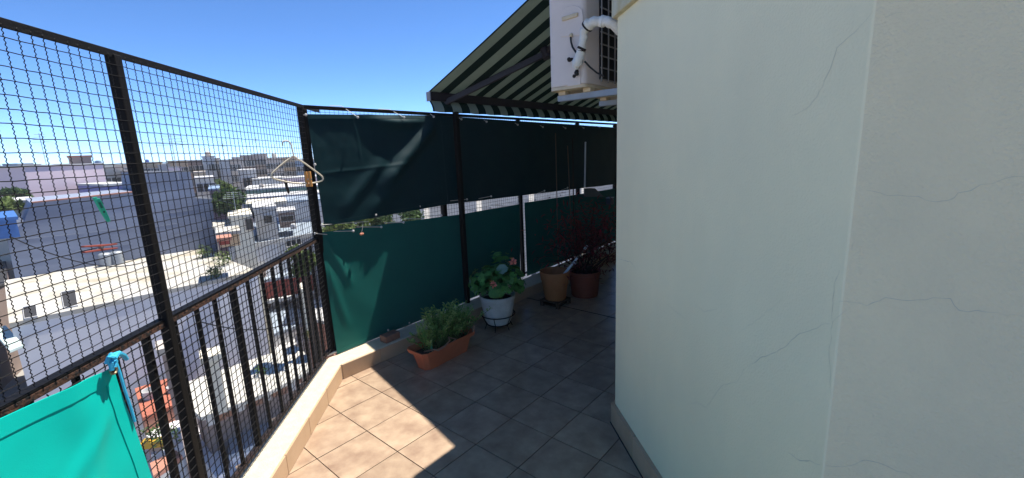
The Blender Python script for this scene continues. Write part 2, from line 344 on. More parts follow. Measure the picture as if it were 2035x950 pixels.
# ------------------------------------------------------------------ kerb under the fences
kerb = thing('kerb', 'low tiled kerb with rough cream top running under the fences', 'kerb', A3(KI, 0))
g = G()
kpl = [far1, KI, far2, far2 - KN2 * .36, kout, far1 - KN1 * .185]
g.prism([A3(p, -.003) for p in kpl[::-1]], (0, 0, KH + .003)); part('core', g, 'kerbtop', kerb, bevel=.006)
def facing(o, d, n, length, L=0.33):
    x = 0.0; k = 0
    while x < length:
        l_ = min(L, length - x); gg = G()
        gg.obox(A3(o + d * (x + .0015), .002), A3(d * (l_ - .003), 0), A3(n * .009, 0), (0, 0, KH - .006 - .001 * (k % 2)))
        part('kerb_tile', gg, 'kerbtile', kerb, bevel=.002); x += L; k += 1
facing(KI + KD1 * .009, KD1, KN1, 5.5); facing(KI + KD2 * .009, KD2, KN2, 6.2)

# ------------------------------------------------------------------ the house on the right
house = thing('house', 'pale green plastered house wall with fine cracks on the right of the terrace', 'house', A3(C0, 0))
HZ, LZ = 3.32, 2.262
g = G()
DE = C0 + DW * 7.2; W2E = C1 + W2 * 3.2; back = [np.array([6.5, -1.0]), np.array([7.0, 6.5])]
P0 = [C0, DE, *back[::-1], W2E, C1]
d1 = unit(C1 - C0); n1w = np.array([d1[1], -d1[0]]); n1w = n1w if n1w[0] < 0 else -n1w
n2w = np.array([W2[1], -W2[0]]); n2w = n2w if n2w[0] < 0 else -n2w
def off(o):                                                 # house outline grown by o
    def isect(p, d, q, e_):
        M_ = np.array([d, -e_]).T; t = np.linalg.solve(M_, q - p); return p + d * t[0]
    a = isect(C0 + NW * o, DW, C0 + n1w * o, d1); b = isect(C0 + n1w * o, d1, C1 + n2w * o, W2)
    return [a, DE + NW * o, *back[::-1], W2E + n2w * o, b]
# one wall per side; the rear one is slightly darker, warmer and coarser
def wallpart(nm, a, b, n, z0, z1, m, th=.15):
    gg = G(); gg.obox(A3(a - n * th, z0), A3(b - a, 0), A3(n * th, 0), (0, 0, z1 - z0)); return part(nm, gg, m, house)
O = off(0)
g.prism([A3(p, 0.0) for p in off(-.10)[::-1]], (0, 0, HZ - .02)); part('core', g, 'wall', house)
RC = .009; ta = RC * math.tan(math.acos(d1 @ W2) / 2); CA, CB = C1 - d1 * ta, C1 + W2 * ta; CO = CA - n1w * RC
arc = []; a0 = math.atan2(n1w[1], n1w[0]); a1 = math.atan2(n2w[1], n2w[0]); a1 += 2 * math.pi if a1 < a0 - math.pi else (-2 * math.pi if a1 > a0 + math.pi else 0)
for k in range(9): q = a0 + (a1 - a0) * k / 8; arc.append(CO + RC * np.array([math.cos(q), math.sin(q)]))
g = G(); g.prism([A3(p, 0) for p in (C0, CA, CA - n1w * .12, C0 - n1w * .12)], (0, 0, LZ)); part('wall', g, 'wall', house)
g = G(); g.prism([A3(p, 0) for p in (CB, W2E, W2E - n2w * .12, CB - n2w * .12)], (0, 0, LZ)); part('wall', g, 'wall_rear', house)
g = G(); g.grid([A3(p, z) for z in (0, LZ) for p in arc], 9, 2); part('rounded_corner', g, 'wall', house, smooth=179)
g = G(); g.prism([A3(p, 0) for p in (C0 + DW * .001, DE, DE - NW * .12, C0 - NW * .12)], (0, 0, LZ)); part('wall', g, 'wall', house)
g = G(); g.prism([A3(p, LZ) for p in off(.028)[::-1]], (0, 0, HZ - LZ)); part('upper_band', g, 'ledge', house, bevel=.006)
g = G(); q = C0 + DW * 5.45; g.obox(A3(q, 0), A3(NW * 2.25, 0), A3(DW * .12, 0), (0, 0, 2.9)); part('added_end_wall', g, 'wall', house)  # unseen wall added to keep the far end of the passage dark
g = G(); q = C0 - DW * .06; g.obox(A3(q - NW * .1, HZ - .002), A3(DW * 7.2, 0), A3(NW * .33, 0), (0, 0, .09)); part('added_eave', g, 'ledge', house, bevel=.006)  # unseen slab added above the awning to block stray sun on the floor
# skirting
def skirt(a, b, n, L=.33):
    ln = np.linalg.norm(b - a); d = (b - a) / ln; x = 0
    while x < ln - .01:
        l_ = min(L, ln - x); gg = G(); gg.obox(A3(a + d * (x + .001), .001), A3(d * (l_ - .002), 0), A3(n * .022, 0), (0, 0, .128))
        part('skirting_tile', gg, 'skirt', house, bevel=.002); x += L
MT['skirt'] = mat('skirting_tile', (0.58, 0.39, 0.26), 0.35, (0.44, 0.29, 0.19), 8, 0.6, rand=.06)
skirt(C0 - d1 * .016, C1 + d1 * .01, n1w); skirt(C0 + DW * .025, C0 + DW * 5.4, NW); skirt(C1 + W2 * .02, C1 + W2 * 2.5, n2w)
g = G(); g.obox(A3(C0 - d1 * .016 + n1w * .0225, .0002), A3(C1 - C0, 0), A3(n1w * .006, 0), (0, 0, .0012)); part('joint_line', g, 'joint', house)
def crack(pts, pl, wd, n):
    P = [onpl(u, v, *pl) for u, v in pts]; Q = []
    for i in range(len(P) - 1):
        k = max(2, int(np.linalg.norm(P[i + 1] - P[i]) / .012))
        for j in range(k): Q.append(P[i] + (P[i + 1] - P[i]) * j / k)
    Q.append(P[-1]); hd = unit([pl[1][0] - pl[0][0], pl[1][1] - pl[0][1], 0]); gg = G(); vs = []; N_ = np.array([n[0], n[1], 0])
    for i, p in enumerate(Q):
        t = unit(Q[min(i + 1, len(Q) - 1)] - Q[max(0, i - 1)]); side = np.cross(N_, t)
        p = p + side * rnd.uniform(-.003, .003) + N_ * .0006
        ww = wd * rnd.uniform(.35, 1.1) * min(1, .3 + 3 * min(i, len(Q) - 1 - i) / len(Q))
        vs += [p - side * ww / 2, p + side * ww / 2]
    gg.add(vs, [(2 * i, 2 * i + 1, 2 * i + 3, 2 * i + 2) for i in range(len(Q) - 1)]); part('crack', gg, 'crack', house)
p1, p2_ = (C0, C1), (C1, C1 + W2)
crack([(1690, 610), (1655, 640), (1648, 700), (1652, 800)], (C0, C1), .0009, n1w); crack([(1560, 590), (1500, 640), (1470, 660)], (C0, C1), .0008, n1w); crack([(1800, 25), (1760, 32), (1752, 30)], (C1, C1 + W2), .001, n2w)
h7 = lambda L: [(1200 + a / 2, b / 2) for a, b in L]
h8 = lambda L: [(1200 + a / 2, 475 + b / 2) for a, b in L]
crack(h7([(1070, 45), (1000, 130), (930, 190), (915, 240), (880, 320), (850, 385), (800, 440), (740, 463)]), p1, .0014, n1w)
crack(h8([(900, 333), (850, 350), (780, 375), (740, 410), (720, 435), (660, 455), (570, 505)]), p1, .0019, n1w)
crack(h8([(560, 515), (530, 570), (470, 580), (410, 670), (370, 650), (330, 660)]), p1, .0013, n1w)
crack(h8([(935, 120), (920, 180), (912, 235), (905, 330)]), p1, .0015, n1w)
crack(h8([(733, 848), (782, 884), (820, 880), (862, 899)]), p1, .0022, n1w)
crack(h8([(60, 80), (105, 90), (130, 120)]), p1, .0022, n1w)
crack(h8([(365, 265), (400, 290), (450, 275)]), p1, .0012, n1w)
crack(h8([(250, 260), (330, 320)]), p1, .0011, n1w)
crack(h8([(935, 246), (1045, 262), (1120, 237), (1250, 243), (1310, 236), (1375, 240), (1410, 285), (1560, 290), (1600, 300), (1670, 310)]), p2_, .0013, n2w)
crack(h7([(1040, 760), (1130, 775), (1250, 780), (1320, 803), (1370, 795), (1410, 770), (1500, 735), (1670, 695)]), p2_, .0013, n2w)
crack(h8([(885, 903), (930, 905), (1020, 888), (1040, 875), (1100, 893), (1230, 945)]), p2_, .0014, n2w)
crack(h8([(985, 45), (1000, 5)]), p2_, .0013, n2w)

# ------------------------------------------------------------------ the left fence: wire panel above a railing
fence = thing('wire_fence', 'black steel fence of crimped wire mesh above a rusty baluster railing', 'fence', f1(0, KH))
def P3(p, z): return np.array([p[0], p[1], z])
U1_3, N1_3, D2_3, N2_3 = A3(U1, 0), A3(N1, 0), A3(D2, 0), A3(N2, 0)
TOPZ, RZ = 2.005, 1.035
g = G(); g.cbox(f1(1.5, TOPZ - .002), U1_3 * 3.7, N1_3 * .028, (0, 0, .017)); g.cbox(f1(1.5, TOPZ - .008, .0155), U1_3 * 3.7, N1_3 * .003, (0, 0, .026)); part('top_rail', g, 'black', fence, bevel=.003)
def post(nm, fr, s, o, wd, z0, z1, m='black'):
    gg = G(); d3, n3 = (U1_3, N1_3) if fr is f1 else (D2_3, N2_3)
    gg.obox(fr(s, z0, o) - d3 * wd / 2 - n3 * wd / 2, d3 * wd, n3 * wd, (0, 0, z1 - z0)); return gg
part('post', post('post', f1, 1.655, .006, .034, KH, TOPZ - .009), 'black', fence, bevel=.004)
part('post', post('post', f1, 0, 0, .042, KH, TOPZ - .009), 'black', fence, bevel=.004)
part('post', post('post', f1, 3.3, .012, .05, KH, TOPZ - .009), 'black', fence, bevel=.004)
g = G()                                                                   # handrail, an angle iron with a rusty lip
g.cbox(f1(1.6, RZ + .012, -.01), U1_3 * 3.25, N1_3 * .04, (0, 0, .010)); part('handrail', g, 'black', fence, bevel=.003)
g = G(); g.cbox(f1(1.6, RZ - .002, .006), U1_3 * 3.25, N1_3 * .008, (0, 0, .020)); part('handrail_lip', g, 'rust', fence, bevel=.002)
g = G(); g.cbox(f1(1.6, KH + .035, -.01), U1_3 * 3.25, N1_3 * .03, (0, 0, .014)); part('bottom_rail', g, 'rusty', fence, bevel=.003)
bs = [.115, .22, .32, .41, .50, .62, .73, .865, 1.02, 1.163, 1.318, 1.449, 1.592, 1.745, 1.885, 2.03, 2.17, 2.31, 2.45, 2.59, 2.73, 2.87, 3.01, 3.15]
for i, s in enumerate(bs):
    wd = .027 if abs(s - 1.163) < .01 or abs(s - 2.73) < .01 else (.022 if abs(s - 1.745) < .01 else .0155)
    part('baluster', post('b', f1, s, -.012, wd, KH + .03, RZ), 'black', fence, bevel=.002)
def crimped(L, period, amp, r, n=4, vertical=True):
    k = int(L / period * 4); pts = []
    for i in range(k + 1):
        t = L * i / k; a = amp * math.sin(2 * math.pi * t / period)
        pts.append((a, .0, t) if vertical else (t, 0, a))
    return G().tube(pts, r, n, False)
rotF = Matrix(((U1[0], N1[0], 0, 0), (U1[1], N1[1], 0, 0), (0, 0, 1, 0), (0, 0, 0, 1)))
root = LOC[fence]
wv = crimped(.928, .0118, .0021, .00155).mesh('wire', smooth=60); setmats(wv, 'wire')
wl = crimped(.865, .0118, .0018, .0021).mesh('wire', smooth=60); setmats(wl, 'wire')
wh = crimped(3.25, .1, .0007, .00135, vertical=False).mesh('wire', smooth=60); setmats(wh, 'wire')
wg = crimped(3.25, .1, .0007, .0024, vertical=False).mesh('wire', smooth=60); setmats(wg, 'wire')
ms = []
PITCH = .037
for i in range(86):
    s = .03 + PITCH * i
    j = rnd.uniform(-.0025, .0025)
    if s > 3.23: break
    ms.append((wv, f1(s, RZ + .03, .02), j)); ms.append((wl, f1(s + .01, KH + .04, .017), j * .7))
for i in range(25): ms.append((wh, f1(0.02, RZ + .055 + .0362 * i, .0225), rnd.uniform(-.0008, .0008)))
for i in range(24): ms.append((wg, f1(0.02, KH + .06 + .0362 * i, .0195), rnd.uniform(-.0008, .0008)))
for me, p, tilt in ms:
    instances('wire', me, fence, [Matrix.Translation(tuple(p - root)) @ rotF @ Matrix.Rotation(tilt, 4, 'Y')])

# ------------------------------------------------------------------ the far fence, hung with tarps
fence2 = thing('wire_fence', 'black steel wire mesh fence hidden behind dark green tarps along the passage', 'fence', f2(.05, KH))
L2 = 5.35
g = G(); g.cbox(f2(L2 / 2 + .03, TOPZ - .006, -.02), D2_3 * L2, N2_3 * .03, (0, 0, .026)); part('top_rail', g, 'black', fence2, bevel=.003)
g = G(); g.cbox(f2(L2 / 2 + .03, KH + .03, -.02), D2_3 * L2, N2_3 * .03, (0, 0, .016)); part('bottom_rail', g, 'rusty', fence2)
for s, wd in ((1.308, .045), (2.535, .04), (3.88, .045), (5.06, .05)):
    part('post', post('p', f2, s, -.02, wd, KH, TOPZ - .02), 'black', fence2, bevel=.003)
part('support_pole', post('p', f2, 1.455, .075, .045, KH - .005, 2.02), 'black', fence2, bevel=.006)
part('support_pole', post('p', f2, .02, .012, .03, KH, 1.98), 'black', fence2, bevel=.004)
g = G()
for i in range(int(L2 / PITCH)): g.tube([f2(.05 + PITCH * i, KH + .04, -.03), f2(.05 + PITCH * i, TOPZ - .02, -.03)], .0014, 4, False)
for i in range(50): g.tube([f2(.03, KH + .06 + .0365 * i, -.0275), f2(L2, KH + .06 + .0365 * i, -.0275)], .0013, 4, False)
part('wire_mesh', g, 'wire', fence2, kind='stuff')

def sheet(P, nu, nv, vec):
    vec = np.array(vec, float); g_ = G().grid(P, nu, nv); Q = [np.array(p) + vec for p in P]
    g_.add(Q, [(j * nu + i, (j + 1) * nu + i, (j + 1) * nu + i + 1, j * nu + i + 1) for j in range(nv - 1) for i in range(nu - 1)])
    ring = [i for i in range(nu)] + [j * nu + nu - 1 for j in range(1, nv)] + [(nv - 1) * nu + i for i in range(nu - 2, -1, -1)] + [j * nu for j in range(nv - 2, 0, -1)]
    R1 = [np.array(P[k]) for k in ring]; n_ = len(ring)
    return g_.add(R1 + [p + vec for p in R1], [((i + 1) % n_, i, n_ + i, n_ + (i + 1) % n_) for i in range(n_)])
# tarps: sheets with real folds
from mathutils import noise as mn
def tarp(nm, label, poly, disp, m, nu=70, nv=46, hem=True, group=None, fr=f2, hw=1.0):
    # poly: TL, TR, BR, BL as (s, z)
    P = []; TL, TR, BR, BL = [np.array(q, float) for q in poly]
    for j in range(nv):
        v = j / (nv - 1)
        for i in range(nu):
            u = i / (nu - 1); q = (TL * (1 - u) + TR * u) * (1 - v) + (BL * (1 - u) + BR * u) * v
            P.append(fr(q[0], q[1], disp(q[0], q[1], u, v)))
    nrm3 = fr(0, 0, 1.) - fr(0, 0, 0.); g_ = sheet(P, nu, nv, -nrm3 * .0015); loc = fr(*((TL + BR) / 2))
    t = thing(nm, label, 'tarp', loc, group)
    o = part('sheet', g_, m, t, smooth=179)
    if hem:
        def strip(a, b, wdir, wd=.03):
            Q = []; k = 40
            for jj in range(2):
                for i in range(k):
                    q = a + (b - a) * i / (k - 1) + wdir * wd * hw * jj
                    uu = (q[0] - TL[0]) / max(1e-6, TR[0] - TL[0]); vv = (TL[1] - q[1]) / max(1e-6, TL[1] - BL[1])
                    Q.append(fr(q[0], q[1], disp(q[0], q[1], min(1, max(0, uu)), min(1, max(0, vv))) + .0028))
            part('hem', sheet(Q, k, 2, -nrm3 * .0022), m, t, smooth=179)
        strip(TL, TR, np.array([0, -1.])); strip(BL, BR, np.array([0, 1.])); strip(TL, BL, np.array([1., 0])); strip(TR, BR, np.array([-1., 0]))
    return t
def nz(s, z, k, seed): return mn.noise(Vector((s * k, z * k, seed)))
def sm(x): x = max(0., min(1., x)); return x * x * (3 - 2 * x)
def ridge(s, z, a, b, wd, h):
    a, b = np.array(a), np.array(b); d = b - a; L = np.linalg.norm(d); d = d / L; q = np.array([s, z]) - a
    t = q @ d / L; x = q @ np.array([-d[1], d[0]])
    return h * math.exp(-(x / wd) ** 2) * sm(t * 4 + .4) * sm((1 - t) * 3 + .3)
def d_up1(s, z, u, v):
    x = .022 + .024 * v
    if .40 < s < 1.24:
        c = math.sin(math.pi * (s - .40) / .84); x += .030 * c * math.exp(-((z - (1.955 - .05 * c)) / .042) ** 2)
    elif s <= .40: x += .007 * math.exp(-((z - 1.92) / .04) ** 2)
    x += ridge(s, z, (1.22, 1.915), (.56, 1.36), .062, .048)
    x += ridge(s, z, (.62, 1.60), (.20, 1.22), .05, .016) + ridge(s, z, (.95, 1.50), (.42, 1.18), .06, .015)
    x += ridge(s, z, (1.25, 1.22), (.8, 1.19), .05, .012)
    x += .0035 * nz(s, z, 5, 1) + .0018 * nz(s, z, 15, 2) + ridge(s, z, (.05, 1.52), (1.0, 1.57), .010, .004) + ridge(s, z, (.40, 1.93), (.42, 1.60), .008, .004)
    return x
def d_low1(s, z, u, v):
    x = .016 + .046 * v
    x += ridge(s, z, (.04, 1.06), (.22, .62), .035, .010) + ridge(s, z, (.02, .85), (.14, .30), .03, .008) + ridge(s, z, (.05, .75), (.5, .25), .10, .004)
    x += .0016 * nz(s, z, 3, 5) + .0004 * nz(s, z, 14, 6); return x
def d_gen(seed, a=.004):
    def f(s, z, u, v): return .02 + .008 * math.sin(math.pi * u) * math.sin(math.pi * v) + a * nz(s, z, 4, seed) + .001 * nz(s, z, 15, seed + 1)
    return f
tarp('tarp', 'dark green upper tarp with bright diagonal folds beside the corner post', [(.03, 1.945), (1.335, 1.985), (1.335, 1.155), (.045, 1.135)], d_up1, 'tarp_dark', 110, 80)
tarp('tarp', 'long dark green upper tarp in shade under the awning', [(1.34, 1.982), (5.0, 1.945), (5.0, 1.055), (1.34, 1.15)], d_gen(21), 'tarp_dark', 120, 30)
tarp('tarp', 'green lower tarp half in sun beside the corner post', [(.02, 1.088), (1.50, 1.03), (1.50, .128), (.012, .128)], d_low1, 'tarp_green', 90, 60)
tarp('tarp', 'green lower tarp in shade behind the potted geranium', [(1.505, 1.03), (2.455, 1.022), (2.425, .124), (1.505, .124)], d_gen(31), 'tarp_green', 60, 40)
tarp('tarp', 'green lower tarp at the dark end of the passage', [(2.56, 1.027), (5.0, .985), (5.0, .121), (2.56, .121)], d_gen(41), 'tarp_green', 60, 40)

# elastic cords with ball ends
def cord(a, b, label, group, oa=-.02, ob=.045, fr=px2, mid=None):
    """a: where it hooks on the mesh, b: the ball at the eyelet"""
    p = fr(*a, oa); q = fr(*b, ob); t = thing('elastic_cord', label, 'elastic cord', q, group)
    pts = [p] + ([fr(*mid[:2], mid[2])] if mid else []) + [q]
    part('cord', G().tube(pts, .0028, 5), 'cord', t); part('ball', G().ball(q, .0105, 8), 'ball', t, smooth=True)
ORD = ['first', 'second', 'third', 'fourth', 'fifth', 'sixth', 'seventh', 'eighth', 'ninth', 'tenth', 'eleventh']
gl = 'elastic cords along the top hem of the lower tarps'
ll = ' ball ended cord from the corner post along the top hem of the lower tarps'
for n_, (a, b) in enumerate((((663, 460), (702, 459)), ((709, 451), (758, 451)), ((764, 443), (802, 442)), ((803, 435), (841, 434.6)), ((843, 429), (877, 428)), ((917, 416), (945, 418.5)),
             ((946, 413), (974, 413.6)), ((975, 407), (1001, 409)), ((1008, 403), (1030, 404)), ((1045, 399), (1064, 397)), ((1075, 395), (1091, 392)))): cord(a, b, ORD[n_] + ll, gl, .02, .045)
gu = 'elastic cords along the bottom hem of the upper tarps'
lu = ' ball ended cord from the corner post along the bottom hem of the upper tarps'
for n_, (a, b) in enumerate((((733, 440), (640, 447)), ((792, 424), (747, 427)), ((850, 412), (834, 410)), ((876, 401), (928, 396)), ((950, 395), (976, 390)), ((1066, 385), (1082, 379)), ((1115, 378), (1128, 373)))): cord(a, b, ORD[n_] + lu, gu, .02, .05)
gtp = 'elastic cords along the shaded top hem under the awning'
lt = ' ball ended cord from the front pole on the shaded top hem under the awning'
for n_, (a, b) in enumerate((((904, 230.6), (917, 237)), ((956, 235), (967, 242)), ((1018, 241), (1029, 248)), ((1068, 246), (1079, 252.5)), ((1114, 249), (1124, 255)), ((1152, 250), (1160, 254.5)), ((1184, 250), (1192, 253)))): cord(a, b, ORD[n_] + lt, gtp, .0, .045)
for n_, (a, m_, b) in enumerate((((655, 210), (679, 211, -.03), (711, 233)), ((752, 217), (775, 218, -.03), (803, 233.5)))):
    cord(a, b, ('pale elastic cord looped over the top rail nearer the corner post', 'pale elastic cord looped over the top rail farther from the corner post')[n_], None, -.045, .06, px2, m_)
cord((598, 229), (608, 228), 'white ball and cord tying the upper tarp corner to the corner post', None, .0, .05)
cord((855, 226), (862, 232), 'white ball ended cord at the top right corner of the folded upper tarp', None, .0, .05)
cord((617, 330), (626, 327), 'white ball at the left edge of the upper tarp behind the hanger', None, .0, .04)
cord((650, 466), (626, 464), 'white ball knot across the corner post between the two tarps', None, .03, .05)
lb = ' ball ended cord from the corner post at the bottom hem of the lower tarp'
for n_, (a, b) in enumerate((((757, 668), (771, 656)), ((795, 655), (813, 641.5)), ((800, 648), (825, 644)), ((838, 638), (850, 628)))): cord(a, b, ORD[n_] + lb, 'elastic cords at the bottom hem of the lower tarp', .03, .06)
g = G(); P_ = [px2(u, v, o) for u, v, o in ((640, 712, .03), (664, 700, .05), (690, 695, .05), (722, 678, .045), (756, 664, .04), (800, 648, .03), (850, 632, .03), (905, 612, .03))]
P_ = [np.array([p[0], p[1], max(p[2], KH + .008)]) for p in P_]
single('rope', g.tube(P_, [.005, .008, .006, .006, .006, .005, .005, .005], 6), 'cord', 'frayed dirty white rope lying along the kerb under the lower tarp', 'rope', P_[3])

# orange ornament hanging in the gap
q = px2(719, 465, .06); t = thing('hanging_ornament', 'small orange ornament hanging in front of the lower green tarp', 'ornament', q)
g = G().ball(q + D2_3 * -.008, .011, 8).ball(q + D2_3 * .009, .010, 8); part('bead', g, 'ornament', t, smooth=True)
g = G().tube([q + np.array([0, 0, .01]), px2(721, 449, .05), px2(721, 441, .02)], .0012, 4); part('thread', g, 'cord', t)

# ------------------------------------------------------------------ bright tarp tied on the left railing, with blue rope
def d_bt(s, z, u, v):
    return .009 * math.exp(-((s - 2.02 - .3 * v) / .035) ** 2) + .004 * math.exp(-((z - .8 + .1 * s) / .02) ** 2) * sm(u * 3) + .05 + .010 * sm(v * 1.5) * math.sin(math.pi * (.2 + .6 * u)) + .010 * math.exp(-((s - 2.12) / .05) ** 2) * (1 - sm(v * 3)) + .006 * nz(s, z, 3, 51) + .003 * nz(s, z, 9, 52) + ridge(s, z, (2.0, .9), (2.6, .5), .03, .006)
bt = []
for u, v in ((229, 728), (-330, 960), (-330, 1400), (345, 1050)):
    q = px1(u, v, .06); bt.append(((q[:2] - FA) @ U1, q[2]))
sTR, zTR = bt[0]
br = px1(312, 950, .07); sBR, zBR = (br[:2] - FA) @ U1, br[2]
kx = (sBR - sTR) / (zBR - zTR)
def zt(s): return .985 - .008 * math.exp(-((s - 2.2) / .12) ** 2)
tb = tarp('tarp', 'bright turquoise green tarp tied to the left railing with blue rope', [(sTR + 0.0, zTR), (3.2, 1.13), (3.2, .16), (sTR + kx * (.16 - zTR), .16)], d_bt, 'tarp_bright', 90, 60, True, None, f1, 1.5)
ey = px1(223, 736, .075)
g = G(); ring = [ey + U1_3 * (.011 * math.cos(a)) + np.array([0, 0, .011 * math.sin(a)]) + N1_3 * .004 for a in np.linspace(0, 2 * math.pi, 13)]
part('eyelet', G().tube(ring, .0035, 6, False), 'brass', tb, smooth=True)
part('eyelet_hole', G().tube([ey + N1_3 * .001, ey + N1_3 * .0035], .009, 10), 'dark', tb)
t = thing('rope', 'blue rope knotted round the railing at the bright tarp corner', 'rope', ey)
def rp(L, r, n=7): return G().tube([px1(u, v, o) for u, v, o in L], r, n)
part('knot', rp([(223, 736, .085), (221, 722, .085), (217, 714, .075), (224, 707, .06), (236, 702, .05), (246, 706, .045), (252, 714, .04)], [.006, .008, .009, .009, .008, .007, .006]), 'rope', t, smooth=True)
part('knot', rp([(212, 722, .08), (216, 710, .088), (226, 709, .09), (230, 718, .088), (227, 730, .088)], .0065), 'rope', t, smooth=True)
part('knot', rp([(220, 704, .07), (228, 714, .094), (233, 704, .07)], .0065), 'rope', t, smooth=True)
part('tail', rp([(229, 716, .05), (238, 740, .055), (248, 775, .058), (260, 810, .06), (268, 838, .062)], .0042), 'rope', t, smooth=True)

# ------------------------------------------------------------------ pegs and the hanger on the mesh
def peg(label, a, b, m, o=.045):
    p, q = px1(*a, o), px1(*b, o); ax = q - p; L = np.linalg.norm(ax); d = ax / L; c0 = (p + q) / 2; t = thing('clothes_peg', label, 'clothes peg', c0)
    fa = unit(EYE - c0); w_ = unit(np.cross(fa, d)); fa = np.cross(d, w_)
    for k in (1, -1):
        gg = G(); vs = []; sh = -w_ * .0045 * (k < 0)
        for tt, gap, th_, ww in ((0, .010, .003, .0105), (.30, .0055, .005, .0115), (.56, .002, .006, .012), (.93, .0035, .004, .0105), (1, .0045, .002, .008)):
            x = p + d * L * tt + fa * k * gap + sh * (1.2 - tt); vs += [x - w_ * ww / 2, x + w_ * ww / 2, x + w_ * ww / 2 + fa * k * th_, x - w_ * ww / 2 + fa * k * th_]
        gg.add(vs, [(3, 2, 1, 0), (16, 17, 18, 19)] + [(i * 4 + j, i * 4 + (j + 1) % 4, i * 4 + 4 + (j + 1) % 4, i * 4 + 4 + j) for i in range(4) for j in range(4)])
        part('jaw', gg, m, t, bevel=.0012)
    c = p + d * L * .56 + fa * .0085; part('pivot', G().tube([c, c + fa * .001], .0024, 8), 'dark', t)
    g2 = G(); x = p + d * L * .14 + fa * .0128; g2.obox(x - w_ * .003, d * L * .24, w_ * .006, fa * .0012); part('groove', g2, 'green_dark', t)
MT['green_dark'] = mat('green_plastic_groove', (0.008, 0.18, 0.12), 0.5)
peg('green plastic clothes peg clipped to the wire mesh', (193, 393), (216, 440), 'green_peg')
def flatpeg(label, a, b, m, o, spread):                                          # a peg seen from its side: both jaws visible
    p, q = px1(*a, o), px1(*b, o); d = unit(q - p); L = np.linalg.norm(q - p); s_ = unit(np.cross(N1_3, d)); t = thing('clothes_peg', label, 'clothes peg', (p + q) / 2)
    for k in (-1, 1):
        gg = G(); pr = [p + s_ * k * spread, p + d * L * .55 + s_ * k * .003, q + s_ * k * spread * .75]
        vs = []
        for x, tt in zip(pr, (.005, .007, .004)): vs += [x - N1_3 * .005, x + N1_3 * .005, x + N1_3 * .005 + s_ * k * tt, x - N1_3 * .005 + s_ * k * tt]
        gg.add(vs, [(3, 2, 1, 0), (8, 9, 10, 11)] + [(i * 4 + j, i * 4 + (j + 1) % 4, i * 4 + 4 + (j + 1) % 4, i * 4 + 4 + j) for i in range(2) for j in range(4)])
        part('jaw', gg, m, t, bevel=.0012)
    c = p + d * L * .5; part('spring', G().tube([c - N1_3 * .006, c + N1_3 * .007], .0045, 8), 'steel', t, smooth=True)
flatpeg('reddish brown clothes peg lying level on the wire mesh', (165, 496), (231, 489), 'red_peg', .032, .006)
flatpeg('black clothes peg hanging from the cream hanger', (566, 358), (574, 384), 'cable', .05, .005)
HY = px1(568, 330, .0)[1]
HA = px1(539, 347, .03); HB = ray(642, 355); HB = EYE + HB * (2.80 / HB[1])
def hg(u, v, dy=0.0): return onpl(u, v, HA + [0, dy, 0], HB + [0, dy, 0])
t = thing('clothes_hanger', 'cream plastic clothes hanger hooked on the wire mesh by the corner post', 'clothes hanger', hg(580, 315))
cr_ = lambda L, k=4: [tuple(np.array(L[i]) + (np.array(L[i + 1]) - np.array(L[i])) * j / k) for i in range(len(L) - 1) for j in range(k)] + [L[-1]]
hook = [(562, 290), (561, 285), (563, 281), (567, 279.5), (572, 280), (576, 283), (578.5, 288), (580, 295), (582, 302), (583.5, 309)]
part('hook', G().tube([hg(*p) for p in hook], .0042, 7), 'hanger', t, smooth=True)
loop = [(583, 310), (570, 319), (555, 331), (542, 343), (539, 347), (539.5, 351), (543, 354), (548, 356.5), (562, 360), (580, 363.5), (600, 365), (618, 364.5), (633, 361.5), (640, 359), (642, 355.5), (640.5, 351), (636, 347), (624, 338), (606, 325), (590, 315), (583, 310)]
part('frame', G().tube([hg(*p) for p in loop], .0052, 7), 'hanger', t, smooth=True)
part('notch', G().tube([hg(*p) for p in ((576, 314), (579, 318), (583, 318.5))], .004, 6), 'hanger', t, smooth=True)
p, q = hg(611, 341, -.012), hg(615, 371, -.012)
t = thing('clothes_peg', 'orange wooden clothes peg clipped on the cream hanger', 'clothes peg', (p + q) / 2)
for k in (-1, 1):
    gg = G(); d = q - p; sx = np.array([1, 0, 0]); sy = np.array([0, 1, 0])
    gg.obox(p + sx * (.003 if k > 0 else -.019) + sy * (-.006), d, sx * .0155, sy * .013); part('jaw', gg, 'wood_peg', t, bevel=.0015)
part('spring', G().tube([(p + q) / 2 - sx * .02, (p + q) / 2 + sx * .02], .005, 8), 'steel', t)

# ------------------------------------------------------------------ awning
AD = np.array([math.cos(R_(49.5)), math.sin(R_(49.5))]); AE = np.array([math.cos(R_(-40.5)), math.sin(R_(-40.5))]); GS = .445
E0 = np.array([-.711, 4.211, 2.163]); AL = 5.9; HOR = 2.13
AD3 = A3(AD, 0); AE3 = np.array([AE[0], AE[1], GS]); AEu = unit(AE3); ANn = unit(np.cross(AD3, AE3)); ANn = ANn if ANn[2] > 0 else -ANn
def aw(d, o, h=0.0): return E0 + AD3 * d + AE3 * o + ANn * h
aw_t = thing('awning', 'green and cream striped awning with dark front bar over the passage', 'awning', E0)
nu, nv = 60, 12; P = []
for j in range(nv):
    for i in range(nu):
        d = AL * i / (nu - 1); o = -.02 + (HOR + .02) * j / (nv - 1)
        P.append(aw(d, o, .033 - .018 * math.sin(math.pi * max(0, o) / HOR) + .004 * math.sin(d * 9)))
ST = 0.23
orig = float((E0 - E0)[0])
MT['stripe'] = stripes('striped_canvas', (0.40, 0.475, 0.41), (0.003, 0.028, 0.024), tuple(AD3), .02, ST, .52, .2)
part('canopy', sheet(P, nu, nv, -ANn * .0012), 'stripe', aw_t, smooth=179)
